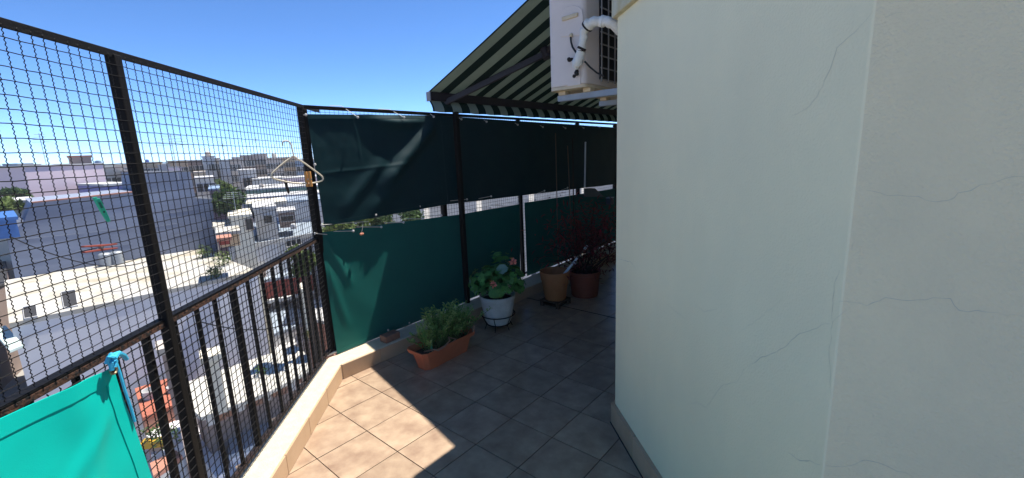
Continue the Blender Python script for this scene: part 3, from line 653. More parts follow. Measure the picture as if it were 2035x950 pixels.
g = G(); g.cbox(aw(AL / 2, .0, -.004), AD3 * AL, unit([AE[0], AE[1], 0]) * .05, (0, 0, .078)); part('front_bar', g, 'awnframe', aw_t, bevel=.008)
g = G(); g.cbox(aw(-.006, .0, -.01), AD3 * .012, unit([AE[0], AE[1], 0]) * .056, (0, 0, .084)); part('end_cap', g, 'endcap', aw_t, bevel=.004)
P = []; nv = 9
for j in range(nv):
    t_ = j / (nv - 1)
    for i in range(180):
        d = AL * i / 179; dz = -.03 - .116 * t_ + .002 * t_ * math.cos(d * 2 * math.pi / ST)
        p = aw(d, 0) + np.array([0, 0, dz]) + A3(AE, 0) * (-.012 + .055 * math.sin(t_ * 1.7)); P.append(p)
part('valance', sheet(P, 180, nv, A3(AE, 0) * .0012), 'stripe', aw_t, smooth=179)
def awpix(u, v, h): d = ray(u, v); p0 = aw(0, 0, h); k = (p0 - EYE) @ ANn / (d @ ANn); return EYE + d * k
a_, b_ = awpix(876, 208, -.045), awpix(1085, 106, -.055)
def bar(a, b, wd, ht, m, nm, par):
    d = b - a; s_ = unit(np.cross(d, (0, 0, 1))); u_ = unit(np.cross(s_, d)); g_ = G(); g_.obox(a - s_ * wd / 2 - u_ * ht / 2, d, s_ * wd, u_ * ht); part(nm, g_, m, par, bevel=.008)
bar(a_, b_, .04, .055, 'awnframe', 'folding_arm', aw_t)
part('elbow', G().tube([b_ - ANn * .045, b_ + ANn * .045], .042, 12), 'awnframe', aw_t, smooth=True)
c_ = aw((b_ - E0) @ AD3 - .9, HOR - .02, -.06); bar(b_, aw(max(.35, (b_ - E0) @ AD3 - .75), HOR - .02, -.06), .04, .05, 'awnframe', 'folding_arm', aw_t)
a2, b2 = aw(AL - .2, .02, -.045), aw(AL - 1.1, 1.1, -.05); bar(a2, b2, .04, .05, 'awnframe', 'folding_arm', aw_t)
g = G(); g.tube([aw(0, HOR - .02, .02), aw(AL, HOR - .02, .02)], .04, 12); part('roller', g, 'awnframe', aw_t, smooth=True)

# ------------------------------------------------------------------ air conditioner on the far side of the corner
DW3, NW3 = A3(DW, 0), A3(NW, 0)
K0, OB, OF, AZ0, AZ1 = .08, .235, .485, 1.985, 2.565
def ac(k, o, z): p = C0 + DW * k + NW * o; return np.array([p[0], p[1], z])
def acpx(u, v, k=K0): a = C0 + DW * k; q = onpl(u, v, a, a + NW); return (q[:2] - a) @ NW, q[2]
act = thing('air_conditioner', 'white outdoor air conditioner unit on a bracket beyond the wall corner', 'air conditioner', ac(.4, .35, AZ0))
AW = .78
g = G()
def rrect(k, o0, o1, z0, z1, r, n=4):
    pts = []
    for cx_, cz_, a0 in ((o1 - r, z1 - r, 0), (o0 + r, z1 - r, 90), (o0 + r, z0 + r, 180), (o1 - r, z0 + r, 270)):
        for i in range(n + 1): a = R_(a0 + 90 * i / n); pts.append(ac(k, cx_ + r * math.cos(a), cz_ + r * math.sin(a)))
    return pts
# body: rounded in plan
pl = []
for (kc, oc, a0) in ((K0 + .03, OB + .03, 180), (K0 + AW - .03, OB + .03, 270), (K0 + AW - .04, OF - .04, 0), (K0 + .04, OF - .04, 90)):
    r = .03 if oc < .35 else .04
    for i in range(5): a = R_(a0 + 90 * i / 4); pl.append(ac(kc + r * math.cos(a), oc + r * math.sin(a), AZ0))
g.prism(pl, (0, 0, AZ1 - AZ0)); part('casing', g, 'ac', act, smooth=35, bevel=.006)
g = G(); g.prism([p - np.array([0, 0, .018]) + 0 for p in pl], (0, 0, .017)); part('base_pan', g, 'yellowed', act, smooth=35)
def acplate(L, th, m, nm, bv=.002, k=K0):
    g_ = G(); pts = []
    for u, v in L: o_, z_ = acpx(u, v, k); pts.append(ac(k - .0004, o_, z_))
    g_.prism(pts, -DW3 * th); return part(nm, g_, m, act, bevel=bv)
acplate([(1114, 74), (1114, 30), (1119, 19), (1128, 13), (1140, 11), (1150, 13), (1157, 19), (1159, 30), (1159, 70)], .004, 'ac', 'service_cover', .002)
acplate([(1128, 172), (1128, 96), (1154, 92), (1154, 168)], .003, 'ac', 'valve_plate', .001)
acplate([(1118, 35), (1150, 25), (1150, 33), (1119, 43)], .014, 'yellowed', 'handle', .004)
# grille on the rear: coil behind a lattice
g = G(); g.obox(ac(K0 + .16, OB - .001, AZ0 + .035), DW3 * (AW - .19), -NW3 * .003, (0, 0, AZ1 - AZ0 - .06)); part('coil', g, 'acdark', act)
for i in range(9):
    g = G(); g.cbox(ac(K0 + .075 + AW / 2, OB - .012, AZ0 + .035 + .065 * i), DW3 * (AW - .17), NW3 * .006, (0, 0, .007)); part('grille_bar', g, 'acgrille', act)
for i in range(8):
    g = G(); g.cbox(ac(K0 + .16 + .083 * i, OB - .018, (AZ0 + AZ1) / 2), DW3 * .007, NW3 * .006, (0, 0, AZ1 - AZ0 - .04)); part('grille_bar', g, 'acgrille', act)
for k in (K0 + .10, K0 + .62):
    g = G(); g.obox(ac(k - .02, .005, AZ0 - .072), DW3 * .04, NW3 * .47, (0, 0, .004)); g.obox(ac(k - .02, .005, AZ0 - .07), DW3 * .004, NW3 * .47, (0, 0, .032))
    g.obox(ac(k - .02, .004, AZ0 - .32), DW3 * .04, NW3 * .005, (0, 0, .29)); part('bracket', g, 'galv', act)
    for o_ in (OB + .03, OF - .05):
        g = G(); g.cbox(ac(k - .005, o_, AZ0 - .027), DW3 * .06, NW3 * .05, (0, 0, .022)); part('foot', g, 'yellowed', act, bevel=.004)
def acp(L, dk): return [ac(K0 - d, *acpx(u, v, K0 - d)) for (u, v), d in zip(L, dk)]
pp = acp([(1236, 62), (1222, 50), (1205, 43), (1185, 42), (1170, 48), (1161, 62), (1158, 84), (1154, 104), (1148, 122), (1142, 138)], [.0, .03, .05, .06, .06, .055, .05, .045, .035, .02])
pq = []; rq = []
RR = [.027, .026, .024, .027, .031, .023, .019, .024, .030, .016]
for i in range(len(pp) - 1):
    for k in range(4): f = k / 4; pq.append(pp[i] * (1 - f) + pp[i + 1] * f + np.array([rnd.uniform(-.003, .003) for _ in range(3)])); rq.append((RR[i] * (1 - f) + RR[i + 1] * f) * rnd.uniform(.84, 1.12))
part('insulated_pipe', G().tube(pq, rq, 12), 'wrap', act, smooth=50)
for i in (9, 10, 17, 26, 27): part('tape_band', G().tube([pq[i], pq[i + 1]], rq[i] * 1.08, 12), 'tape' if i in (26, 27, 17) else 'wrap', act, smooth=50)
for (u, v), r in (((1134, 121), .017), ((1145, 147), .018), ((1156, 103), .016), ((1150, 126), .013)):
    c = acp([(u, v)], [.03])[0]; g = G()
    for _ in range(4): g.ball(c + np.array([rnd.uniform(-.012, .012), rnd.uniform(-.012, .012), rnd.uniform(-.014, .014)]), r * rnd.uniform(.5, .75), 8)
    part('valve', g, 'tape', act, smooth=True)
part('cable', G().tube(acp([(1134, 74), (1135, 84), (1138, 94), (1146, 106)], [.01, .02, .02, .03]), .0055, 6), 'cable', act, smooth=True)
part('cable', G().tube(acp([(1162, 122), (1172, 133), (1185, 144), (1200, 152)], [.02, .015, .01, .0]), .0055, 6), 'cable', act, smooth=True)
part('cable_gland', G().ball(acp([(1135, 70)], [.008])[0], .012, 8), 'yellowed', act, smooth=True)

# ------------------------------------------------------------------ planter with herbs
def mat_rows(x, y, z, o): return Matrix(((x[0], y[0], z[0], o[0]), (x[1], y[1], z[1], o[1]), (x[2], y[2], z[2], o[2]), (0, 0, 0, 1)))
pA = atz(846, 741, 0)[:2]; pB = atz(938, 693, 0)[:2]; pd = unit(pB - pA); pn = np.array([-pd[1], pd[0]]); PL = np.linalg.norm(pB - pA) + .01
pc = (pA + pB) / 2 + pn * .075
pt = thing('planter', 'long terracotta window box planter on the tiles by the kerb', 'planter', A3(pc, 0))
def pp3(x, y, z): q = pc + pd * x + pn * y; return np.array([q[0], q[1], z])
def rr(x0, y0, z, c=.03):
    return [pp3(sx * x0 - sx * (c if k else 0), sy * y0 - sy * (0 if k else c), z) for sx, sy, k in ((1, -1, 0), (1, 1, 0), (1, 1, 1), (-1, 1, 1), (-1, 1, 0), (-1, -1, 0), (-1, -1, 1), (1, -1, 1))]
lv = [rr(PL / 2 - .03, .068, 0), rr(PL / 2 - .0, .092, .13), rr(PL / 2 + .022, .112, .132), rr(PL / 2 + .03, .118, .165), rr(PL / 2 + .02, .108, .165), rr(PL / 2 - .006, .086, .135), rr(PL / 2 - .01, .082, .118)]
g = G(); n8 = 8; vs = [p for L in lv for p in L]; fs = [tuple(range(n8))]
for i in range(len(lv) - 1):
    for k in range(n8): fs.append((i * n8 + k, i * n8 + (k + 1) % n8, (i + 1) * n8 + (k + 1) % n8, (i + 1) * n8 + k))
g.add(vs, fs); part('trough', g, 'terracotta', pt, bevel=.004)
g = G(); g.add(lv[-1], [tuple(range(8))]); part('soil', g, 'soil', pt)
def leafblade(g_, p, d, L, W_, nrm=None):
    d = unit(d); s_ = np.cross(d, (0, 0, 1)) if nrm is None else np.cross(d, nrm); s_ = s_ / (np.linalg.norm(s_) + 1e-9)
    b = np.cross(s_, d); m_ = p + d * L * .5 + b * L * .06
    g_.add([p, m_ - s_ * W_ / 2, p + d * L - b * L * .05, m_ + s_ * W_ / 2], [(0, 1, 2, 3)])
shr = thing('herb_shrub', 'bushy green herb with needle leaves growing in the window box', 'plant', pp3(0, 0, .12))
gs, gl_, gtip = G(), G(), G()
for i in range(170):
    x = rnd.gauss(.02, .13); x = max(-PL / 2 + .05, min(PL / 2 + .0, x)); y = rnd.uniform(-.05, .06)
    b = pp3(x * .85, y, .12); hgt = (.13 + .15 * rnd.random()) * (1.15 - 1.1 * (x / PL) ** 2)
    lean = np.array([rnd.gauss(0, .35), rnd.gauss(0, .35)]); tip = b + np.array([*(pd * (lean[0] * .2 + x * .25) + pn * (lean[1] * .22 - .02)), hgt])
    mid = (b + tip) / 2 + np.array([0, 0, .03]); gs.tube([b, mid, tip], [.003, .0022, .001], 4)
    for j in range(26):
        tt = .25 + .75 * j / 25; p = (b * (1 - tt) ** 2 + 2 * mid * tt * (1 - tt) + tip * tt ** 2)
        a = rnd.uniform(0, 6.28); d = np.array([math.cos(a), math.sin(a), rnd.uniform(.2, 1.1)])
        leafblade(gtip if (tt > .62 and i % 2 == 0) else gl_, p, d, rnd.uniform(.026, .046), .0125)
part('stems', gs, 'stem', shr, kind='stuff'); part('foliage', gl_, 'herb', shr, kind='stuff'); part('young_tips', gtip, 'herbtip', shr, kind='stuff')
g = G(); g.tube([pp3(PL / 2 + .0 - PL + .05, -.02, .14), pp3(-PL / 2 + .08, -.10, .168), pp3(-PL / 2 + .10, -.128, .16), pp3(-PL / 2 + .17, -.128, .168), pp3(-PL / 2 + .24, -.11, .185), pp3(-PL / 2 + .25, -.08, .20), pp3(-PL / 2 + .30, -.115, .175), pp3(-.02, -.105, .155)], .006, 6)
single('twine', g, 'twine', 'loose brown twine draped over the rim of the window box', 'twine', pp3(-.2, -.1, .16), smooth=True)
g = G(); g.tube([pp3(PL / 2 - .01, -.10, .15), pp3(PL / 2 + .03, -.08, .20), pp3(PL / 2 + .06, -.02, .21), pp3(PL / 2 + .05, .04, .24), pp3(PL / 2 + .02, .05, .25)], .009, 6)
single('twine', g, 'twine', 'thick brown cord coil at the far end of the window box', 'twine', pp3(.3, 0, .18), smooth=True)
g = G(); q = pp3(-PL / 2 + .12, -.03, .1); g.obox(q, A3(pd * .006, 0), A3(pn * .02, 0), (0, 0, .10)); single('plant_marker', g, 'green_peg', 'small glossy plant marker stuck in the window box soil', 'plant marker', q)
q = (px2(762, 672, .06) + px2(800, 672, .06)) / 2; bA, bB = atz(770, 683, KH), atz(804, 668, KH); bd = unit(bB[:2] - bA[:2]); bn = np.array([-bd[1], bd[0]])
g = G(); g.obox(A3(bA[:2] - bd * .01, KH + .001), A3(bd * .145, 0), A3(bn * .085, 0), (0, 0, .058)); single('brick', g, 'brick', 'old worn brick resting on the kerb behind the window box', 'brick', bA, bevel=.006)

# ------------------------------------------------------------------ white pot with geranium
wp = atz(991, 655, 0); wp = np.array([wp[0] + .0, wp[1] + .06, 0])
GZ0 = .055
st = thing('pot_stand', 'black wire plant stand under the white pot', 'plant stand', wp)
for zz, r in ((GZ0 + .085, .158), (GZ0 - .006, .11)):
    part('ring', G().tube([wp + np.array([r * math.cos(a), r * math.sin(a), zz]) for a in np.linspace(0, 2 * math.pi, 33)], .0045, 6, False), 'black', st, smooth=True)
for k in range(6):
    a = k * math.pi / 3 + .3; c, s_ = math.cos(a), math.sin(a)
    part('leg', G().tube([wp + np.array([.158 * c, .158 * s_, GZ0 + .085]), wp + np.array([.114 * c, .114 * s_, GZ0 - .006]), wp + np.array([.135 * c, .135 * s_, 0.002])], .004, 5), 'black', st)
pot = thing('plant_pot', 'white pot with pink flowering geranium on black wire stand', 'plant pot', wp + np.array([0, 0, GZ0]))
g = G(); g.lathe(wp + np.array([0, 0, GZ0]), [(0, 0), (.108, 0), (.112, .01), (.122, .03), (.124, .034), (.136, .09), (.150, .17), (.158, .235), (.166, .238), (.168, .272), (.160, .274), (.152, .25), (.146, .225)], 32); part('vessel', g, 'whitepot', pot, smooth=35)
g = G(); g.lathe(wp + np.array([0, 0, GZ0]), [(.147, .228), (.0005, .24)], 24); part('soil', g, 'soil', pot)
ger = thing('geranium', 'geranium with scalloped green leaves and two pink flower heads', 'plant', wp + np.array([0, 0, GZ0 + .23]))
def scallop(rad, n=18, cup=.18):
    g_ = G(); vs = [(0, 0, 0)]
    for ring_, fr_ in ((1, .55), (2, 1.0)):
        for k in range(n + 1):
            a = R_(20 + 320 * k / n); rr_ = rad * fr_ * (1 + (.07 * math.cos(k * 2.4) if ring_ == 2 else 0)) * (.88 + .12 * math.cos(a - math.pi))
            vs.append((rr_ * math.cos(a), rr_ * math.sin(a), cup * rad * fr_ ** 2 * (1 + .5 * math.cos(3 * a))))
    m_ = n + 1; fs = [(0, 1 + k, 2 + k) for k in range(n)] + [(1 + k, 1 + m_ + k, 2 + m_ + k, 2 + k) for k in range(n)]
    return g_.add(vs, fs)
lm1 = scallop(.045).mesh('leaf', smooth=179); setmats(lm1, 'geranium')
lm2 = scallop(.05, cup=-.12).mesh('leaf', smooth=179); setmats(lm2, 'geranium')
lm3 = scallop(.052).mesh('leaf', smooth=179); setmats(lm3, 'geraniumpale')
GC = wp + np.array([0.01, 0, GZ0 + .39]); rl = LOC[ger]; gs = G()
def leaf_at(p, n_, sc_=1.0, me=None, par=ger, rl_=None):
    n_ = unit(n_); a = unit(np.cross(n_, (.3, .2, .9))); b = np.cross(n_, a); q = rnd.uniform(0, 6.28); x = a * math.cos(q) + b * math.sin(q); y = np.cross(n_, x)
    m = mat_rows(x * sc_, y * sc_, n_ * sc_, p - (rl if rl_ is None else rl_)); instances('leaf', me or rnd.choice([lm1, lm2]), par, [m])
for i in range(250):
    th = rnd.uniform(0, 6.28); ph = math.acos(rnd.uniform(-.45, 1)); rad = rnd.uniform(.6, 1.0)
    v = np.array([math.sin(ph) * math.cos(th) * .275, math.sin(ph) * math.sin(th) * .24, math.cos(ph) * .17]) * rad
    p = GC + v
    if p[2] < GZ0 + .20: p[2] = GZ0 + .20 + rnd.uniform(0, .05)
    leaf_at(p, v * np.array([1, 1, 1.2]) + np.array([0, 0, .10]) + np.array([rnd.gauss(0, .06) for _ in range(3)]), rnd.uniform(.5, .95))
    if i % 3 == 0: gs.tube([wp + np.array([rnd.uniform(-.05, .05), rnd.uniform(-.05, .05), GZ0 + .23]), (GC + wp + np.array([0, 0, GZ0 + .25])) / 2 + v * .4, p], [.004, .003, .002], 4)
tw = GC + np.array([0.02, .03, .13])
for i in range(26): v = np.array([rnd.gauss(0, .045), rnd.gauss(0, .045), rnd.uniform(-.02, .15)]); leaf_at(tw + v, v + np.array([0, -.03, .1]), rnd.uniform(.5, .9))
gpx = lambda u, v, y: EYE + ray(u, v) * ((wp[1] + y) / ray(u, v)[1])
leaf_at(gpx(997, 537, -.19), (-.1, -.6, .8), 1.15, lm3); leaf_at(gpx(945, 573, -.10), (-.6, -.7, .1), .9, lm3); leaf_at(gpx(938, 562, -.08), (-.6, -.7, .3), .7, lm3)
for (u, v), m_ in (((1019, 520), 'petal'), ((980, 566), 'petal')):
    c = gpx(u, v, -.29); gs.tube([GC, (GC + c) / 2, c], [.0035, .003, .0025], 5); g = G()
    for _ in range(24):
        d = unit([rnd.gauss(0, 1), rnd.gauss(0, 1) - .4, rnd.gauss(0, 1)]); leafblade(g, c + d * .010, d + np.array([0, 0, .2]), .028, .024, np.array([rnd.gauss(0, 1), rnd.gauss(0, 1), 1]))
    part('flower', g, 'petal', ger)
    g = G()
    for _ in range(14): d = unit([rnd.gauss(0, .8), rnd.gauss(0, .5), 1]); leafblade(g, c + np.array([-.01, 0, .02]), d, .026, .007)
    part('buds', g, 'bud', ger)
part('stems', gs, 'stem', ger, kind='stuff')

# ------------------------------------------------------------------ clay pot on a wooden stand, with a white stake
cp = atz(1106, 612, 0); cp = np.array([cp[0], cp[1] + .11, 0]); 
t = thing('pot_stand', 'low dark wooden stand under the empty clay pot', 'plant stand', cp)
g = G(); g.cbox(cp + np.array([0, 0, .062]), DW3 * .24, NW3 * .24, (0, 0, .016)); part('top', g, 'wood', t, bevel=.003)
for sx in (-1, 1):
    for sy in (-1, 1): g = G(); g.cbox(cp + DW3 * sx * .1 + NW3 * sy * .1 + np.array([0, 0, .027]), DW3 * .035, NW3 * .035, (0, 0, .053)); part('foot', g, 'wood', t)
g = G(); g.cbox(cp + np.array([0, 0, .02]) - DW3 * .0, DW3 * .2, NW3 * .2, (0, 0, .012)); part('shelf', g, 'wood', t)
t = thing('plant_pot', 'empty clay pot with banded rim on a low wooden stand', 'plant pot', cp + np.array([0, 0, .071]))
g = G(); g.lathe(cp + np.array([0, 0, .071]), [(0, 0), (.108, 0), (.113, .01), (.142, .21), (.150, .212), (.160, .30), (.158, .307), (.150, .307), (.143, .28), (.128, .17)], 32); part('vessel', g, 'clay', t, smooth=35)
g = G(); g.lathe(cp + np.array([0, 0, .071]), [(.130, .18), (.0005, .185)], 24); part('soil', g, 'soil', t)
def cpx(u, v, y): d = ray(u, v); return EYE + d * ((cp[1] + y) / d[1])
sa, sb = cpx(1121, 545, -.02), cpx(1166, 490, .06); dv = sb - sa
t = thing('garden_stake', 'white stake leaning out of the clay pot', 'stake', sa)
part('shaft', G().tube([sa - dv * .35, sa, sa + dv * .45, sa + dv * .58], [.012, .015, .013, .012], 8), 'whitestick', t, smooth=True)
part('tip', G().tube([sa + dv * .58, sa + dv * .9], .005, 6), 'cane', t); part('cap', G().tube([sa + dv * .9, sa + dv * 1.03], .013, 8), 'whitestick', t, smooth=True)
part('clip', G().ball(sa + dv * .42 + np.array([.012, -.01, -.01]), .014, 8), 'whitestick', t, smooth=True)

# ------------------------------------------------------------------ big pot with red leaved shrub
bp_ = atz(1163, 594, 0); bp_ = np.array([bp_[0] + .02, bp_[1] + .15, 0])
t = thing('plant_pot', 'large reddish pot holding a dark red leaved shrub', 'plant pot', bp_)
g = G(); g.lathe(bp_, [(0, 0), (.145, 0), (.15, .008), (.172, .25), (.18, .255), (.182, .29), (.17, .29), (.165, .25)], 32); part('vessel', g, 'redpot', t, smooth=35)
g = G(); g.lathe(bp_, [(.168, .26), (.0005, .265)], 24); part('soil', g, 'soil', t)
shr = thing('red_leaf_shrub', 'bushy shrub with drooping dark red leaves in the large reddish pot', 'plant', bp_ + np.array([0, 0, .26])); rl2 = LOC[shr]
gL = G()
gL.add([(0, 0, 0), (.03, -.010, .004), (.062, -.006, 0), (.085, 0, -.012), (.062, .006, 0), (.03, .010, .004)], [(0, 1, 5), (1, 2, 4, 5), (2, 3, 4)])
rm1 = gL.mesh('leaf'); setmats(rm1, 'redleaf'); rm2 = gL.mesh('leaf'); setmats(rm2, 'redleaf_bright')
gs = G(); cnt = 0
for i in range(44):
    a = rnd.uniform(0, 6.28); r = rnd.uniform(.12, .62); hh = rnd.uniform(.34, .74) * (1.1 - .7 * (r / .5) ** 2) + .06
    b = bp_ + np.array([rnd.uniform(-.08, .08), rnd.uniform(-.08, .08), .26]); tip = b + np.array([r * math.cos(a) + .06, r * math.sin(a) * .8, hh]); mid = (b + tip) / 2 + np.array([0, 0, .10])
    gs.tube([b, mid, tip], [.005, .004, .002], 4)
    for j in range(7):
        if cnt >= 298: break
        tt = .35 + .65 * j / 6; p = b * (1 - tt) ** 2 + 2 * mid * tt * (1 - tt) + tip * tt ** 2; q = rnd.uniform(0, 6.28)
        x = unit([math.cos(q), math.sin(q), rnd.uniform(-1.3, .2)]); y = unit(np.cross((0, 0, 1), x)); z = np.cross(x, y); s_ = rnd.uniform(.8, 1.35)
        instances('leaf', rm2 if rnd.random() < .22 else rm1, shr, [mat_rows(x * s_, y * s_, z * s_, p - rl2)]); cnt += 1
gq = G()
for i in range(44 * 26):
    v = np.array([rnd.gauss(0, .24) + .07, rnd.gauss(0, .18), rnd.gauss(.42, .18)]); d = np.array([rnd.gauss(0, 1), rnd.gauss(0, 1), rnd.uniform(-1.2, .3)])
    leafblade(gq, bp_ + np.array([0, 0, .26]) + v, d, .085, .018)
part('stems', gs, 'twig', shr, kind='stuff'); part('inner_leaves', gq, 'redleaf', shr, kind='stuff')

# poles leaning in the passage
def polething(label, a, b, oa, ob, r, m, cat, nm):
    p, q = px2(*a, oa), px2(*b, ob); single(nm, G().tube([p, q], r, 8), m, label, cat, q, smooth=True)
polething('thin dark bamboo cane leaning on the upper tarp, leftmost of the canes', (1104, 265), (1110, 545), .10, .42, .006, 'cane', 'cane', 'garden_cane')
polething('pale thin bamboo cane leaning on the upper tarp beside the dark cane', (1128, 290), (1138, 520), .12, .45, .006, 'cane', 'cane', 'garden_cane')
polething('dark brown thin cane standing behind the pale cane', (1138, 275), (1141, 520), .10, .45, .006, 'twig', 'cane', 'garden_cane')
p, q = px2(1163.5, 282, .06), px2(1162, 373, .06)
t = thing('broom', 'white handled dustpan standing against the tarp at the far end', 'dustpan', q)
part('handle', G().tube([p, q], .011, 8), 'whitestick', t, smooth=True)
g = G(); a = [px2(1160, 374, .07), px2(1180, 374, .07), px2(1198, 391, .14), px2(1160, 391, .14)]; g.prism(a, N2_3 * .02); part('pan', g, 'pan', t)
g = G(); a = px2(1212, 400, .1); g.cbox(a, D2_3 * .12, N2_3 * .08, (0, 0, .1)); t = thing('box', 'small grey box at the far end of the passage by the wall', 'box', a)
part('body', g, 'pan', t, bevel=.006); g = G(); g.cbox(a + np.array([0, 0, .057]), D2_3 * .126, N2_3 * .086, (0, 0, .014)); part('lid', g, 'galv', t, bevel=.004)

#TOWN
# ------------------------------------------------------------------ the town below
def up_prism(poly, z0): g_ = G(); g_.prism([np.array([p[0], p[1], z0]) for p in poly], (0, 0, poly[0][2] - z0)); return g_
def ccw(poly):
    a = sum(poly[i][0] * poly[(i + 1) % len(poly)][1] - poly[(i + 1) % len(poly)][0] * poly[i][1] for i in range(len(poly))); return poly if a > 0 else poly[::-1]
WIN = {}
def winmesh(wd, ht, fm='t_white'):
    k = (wd, ht, fm)
    if k not in WIN:
        g_ = G(); fr = min(wd, ht) * .08
        g_.cbox((-wd / 2, 0, 0), (fr, 0, 0), (0, .12, 0), (0, 0, ht)); g_.cbox((wd / 2, 0, 0), (fr, 0, 0), (0, .12, 0), (0, 0, ht))
        g_.cbox((0, 0, ht / 2), (wd - fr, 0, 0), (0, .12, 0), (0, 0, fr)); g_.cbox((0, 0, -ht / 2), (wd + fr * 2, 0, 0), (0, .18, 0), (0, 0, fr))
        g_.cur = 1; g_.cbox((0, 0, 0), (wd - fr, 0, 0), (0, .05, 0), (0, 0, ht - fr))
        me = g_.mesh('window'); setmats(me, [fm, 'glass']); WIN[k] = me
    return WIN[k]
def block(label, ul, ur, vt, R, depth, m, roof='t_roofwhite', zb=GZ, wins=None, name='house', cat='house', turn=0.0, parapet=.0, group=None, tank=False, frame='t_white', drop=None):
    """a box house: left/right/top edge as sighted on the photograph at distance R"""
    a, b = atr(ul, vt, R), atr(ur, vt, R); z = (a[2] + b[2]) / 2; c = (a + b) / 2
    d = unit(A3(b - a, 0)); th = R_(turn); d = np.array([d[0] * math.cos(th) - d[1] * math.sin(th), d[0] * math.sin(th) + d[1] * math.cos(th), 0]); n = np.array([-d[1], d[0], 0])
    if n @ np.array([c[0], c[1], 0]) < 0: n = -n
    W_ = np.linalg.norm((b - a)[:2]); zb_ = z - drop if drop else zb
    o = np.array([c[0], c[1], zb_]) - d * W_ / 2; t = thing(name, label, cat, np.array([c[0], c[1], zb_]), group)
    g_ = G(); g_.obox(o, d * W_, n * depth, (0, 0, z - zb_ - .12)); part('wall', g_, m, t)
    g_ = G(); g_.obox(o - d * .06 - n * .06 + np.array([0, 0, z - zb_ - .118]), d * (W_ + .12), n * (depth + .12), (0, 0, .118)); part('roof', g_, roof, t)
    if wins:
        nx, nz_, wd, ht, x0, x1, z0, z1 = wins; me = winmesh(wd, ht, frame); ml = []
        for i in range(nx):
            for j in range(nz_):
                fx = x0 + (x1 - x0) * (i + .5) / nx; p = o + d * W_ * fx + np.array([0, 0, z - zb_ - (z0 + (z1 - z0) * (j + .5) / nz_)]) - n * .01
                ml.append(mat_rows(d, n, (0, 0, 1), p - LOC[t]))
        instances('window', me, t, ml)
    if tank:
        p = o + d * W_ * .35 + n * depth * .4 + np.array([0, 0, z - zb_]); g_ = G(); s_ = W_ * .09; g_.lathe(p, [(0, 0), (s_, 0), (s_ * 1.05, s_ * .8), (s_ * .95, s_ * 1.6), (s_ * .4, s_ * 1.9), (0.001, s_ * 1.95)], 12); part('water_tank', g_, 't_tank', t, smooth=40)
    return t, o, d, n, W_, z
def roofed(label, quad, z, m, roofm, zb=GZ, name='house', cat='house', th=.14, sheet=False, sheetn=0):
    """a house whose roof outline is sighted at height z"""
    poly = ccw([atz(u, v, z) for u, v in quad]); c = sum(poly) / len(poly); t = thing(name, label, cat, np.array([c[0], c[1], zb]))
    part('wall', up_prism([p - np.array([0, 0, th]) for p in poly], zb), m, t)
    big = [p + (p - c) * .006 for p in poly]; g_ = G(); g_.prism([p - np.array([0, 0, th - .002]) for p in big], (0, 0, th - .002)); part('roof', g_, roofm, t)
    if sheet:                                                                 # ribs of a metal sheet roof
        Q = [atz(u, v, z) for u, v in quad]; k = sheetn
        for i in range(k):
            f = (i + .5) / k; a = Q[0] + (Q[1] - Q[0]) * f; b = Q[3] + (Q[2] - Q[3]) * f; dd = b - a; s_ = unit(np.cross(dd, (0, 0, 1))) * .03
            g_ = G(); g_.obox(a - s_ + dd * .01, dd * .98, s_ * 2, (0, 0, .03)); part('roof_rib', g_, roofm, t)
    return t, poly
# --- nearest block: white roof over a grey wall, dark party wall behind
RW = -2.5
wq = [(20, 642), (510, 538), (396, 495), (10, 557)]
nb, _ = roofed('low grey house with white stained flat roof and two roof hatches', wq, RW, 't_grey', 't_roofwhite')
for L in ([(46, 612), (71, 607), (74, 629), (49, 634)], [(122, 582), (149, 577), (154, 607), (128, 612)]):
    P = [atz(u, v, RW + .02) for u, v in L]; c = sum(P) / 4
    g = G(); out = [c + (p - c) * 1.07 for p in P]
    for i in range(4): g.prism([A3(x, RW) for x in (P[i], P[(i + 1) % 4], out[(i + 1) % 4], out[i])], (0, 0, .05))
    h = part('roof_hatch', g, 't_white', nb); g = G(); g.prism([A3(p, RW + .002) for p in P], (0, 0, .02)); part('hatch_glass', g, 'dark', h)
a0, a1 = atz(10, 557, RW), atz(396, 495, RW); ba, bb = a0[:2], a1[:2]
bdir = unit(bb - ba); bnn = np.array([-bdir[1], bdir[0]]); bnn = bnn if bnn @ ba > 0 else -bnn
ba = ba + bnn * .06; bb = bb + bnn * .06
def onB(u, v): q = onpl(u, v, ba, bb); return np.array([q[0], q[1], q[2]])
t = thing('house', 'tall dark grey party wall house with stepped top behind the white roof', 'house', A3((ba + bb) / 2, GZ))
L = [(434, 500), (421, 396), (389, 394), (378, 341), (286, 342), (288, 380), (62, 404), (48, 440), (14, 472), (12, 557)]
pts = [onB(*q) for q in L]; poly = [pts[0] * [1, 1, 0] + [0, 0, GZ]] + pts[:-1] + [pts[-1] * [1, 1, 0] + [0, 0, GZ]]
g = G(); g.prism(poly, A3(bnn * 5.5, 0)); part('wall', g, 't_dark', t)
for (p, q) in ((5, 6), (3, 4), (1, 2)):
    A_, B_ = pts[p], pts[q]; g = G(); g.obox(A_ - A3(bnn * .04, -.0), B_ - A_, A3(bnn * .25, 0), (0, 0, .05)); part('coping', g, 't_white' if p != 5 else 't_salmon', t)
for u0, v0, u1, v1 in ((40, 476, 168, 463), (178, 462, 262, 452), (60, 520, 120, 513), (150, 500, 262, 484), (330, 424, 424, 411), (340, 470, 428, 452), (300, 452, 352, 444)):
    A_, B_ = onB(u0, v0), onB(u1, v1); dd = B_ - A_; g = G(); g.obox(A_ - A3(bnn * .01, 0), dd, A3(bnn * .01, 0), (0, 0, .014)); part('pour_line', g, 't_line', t)
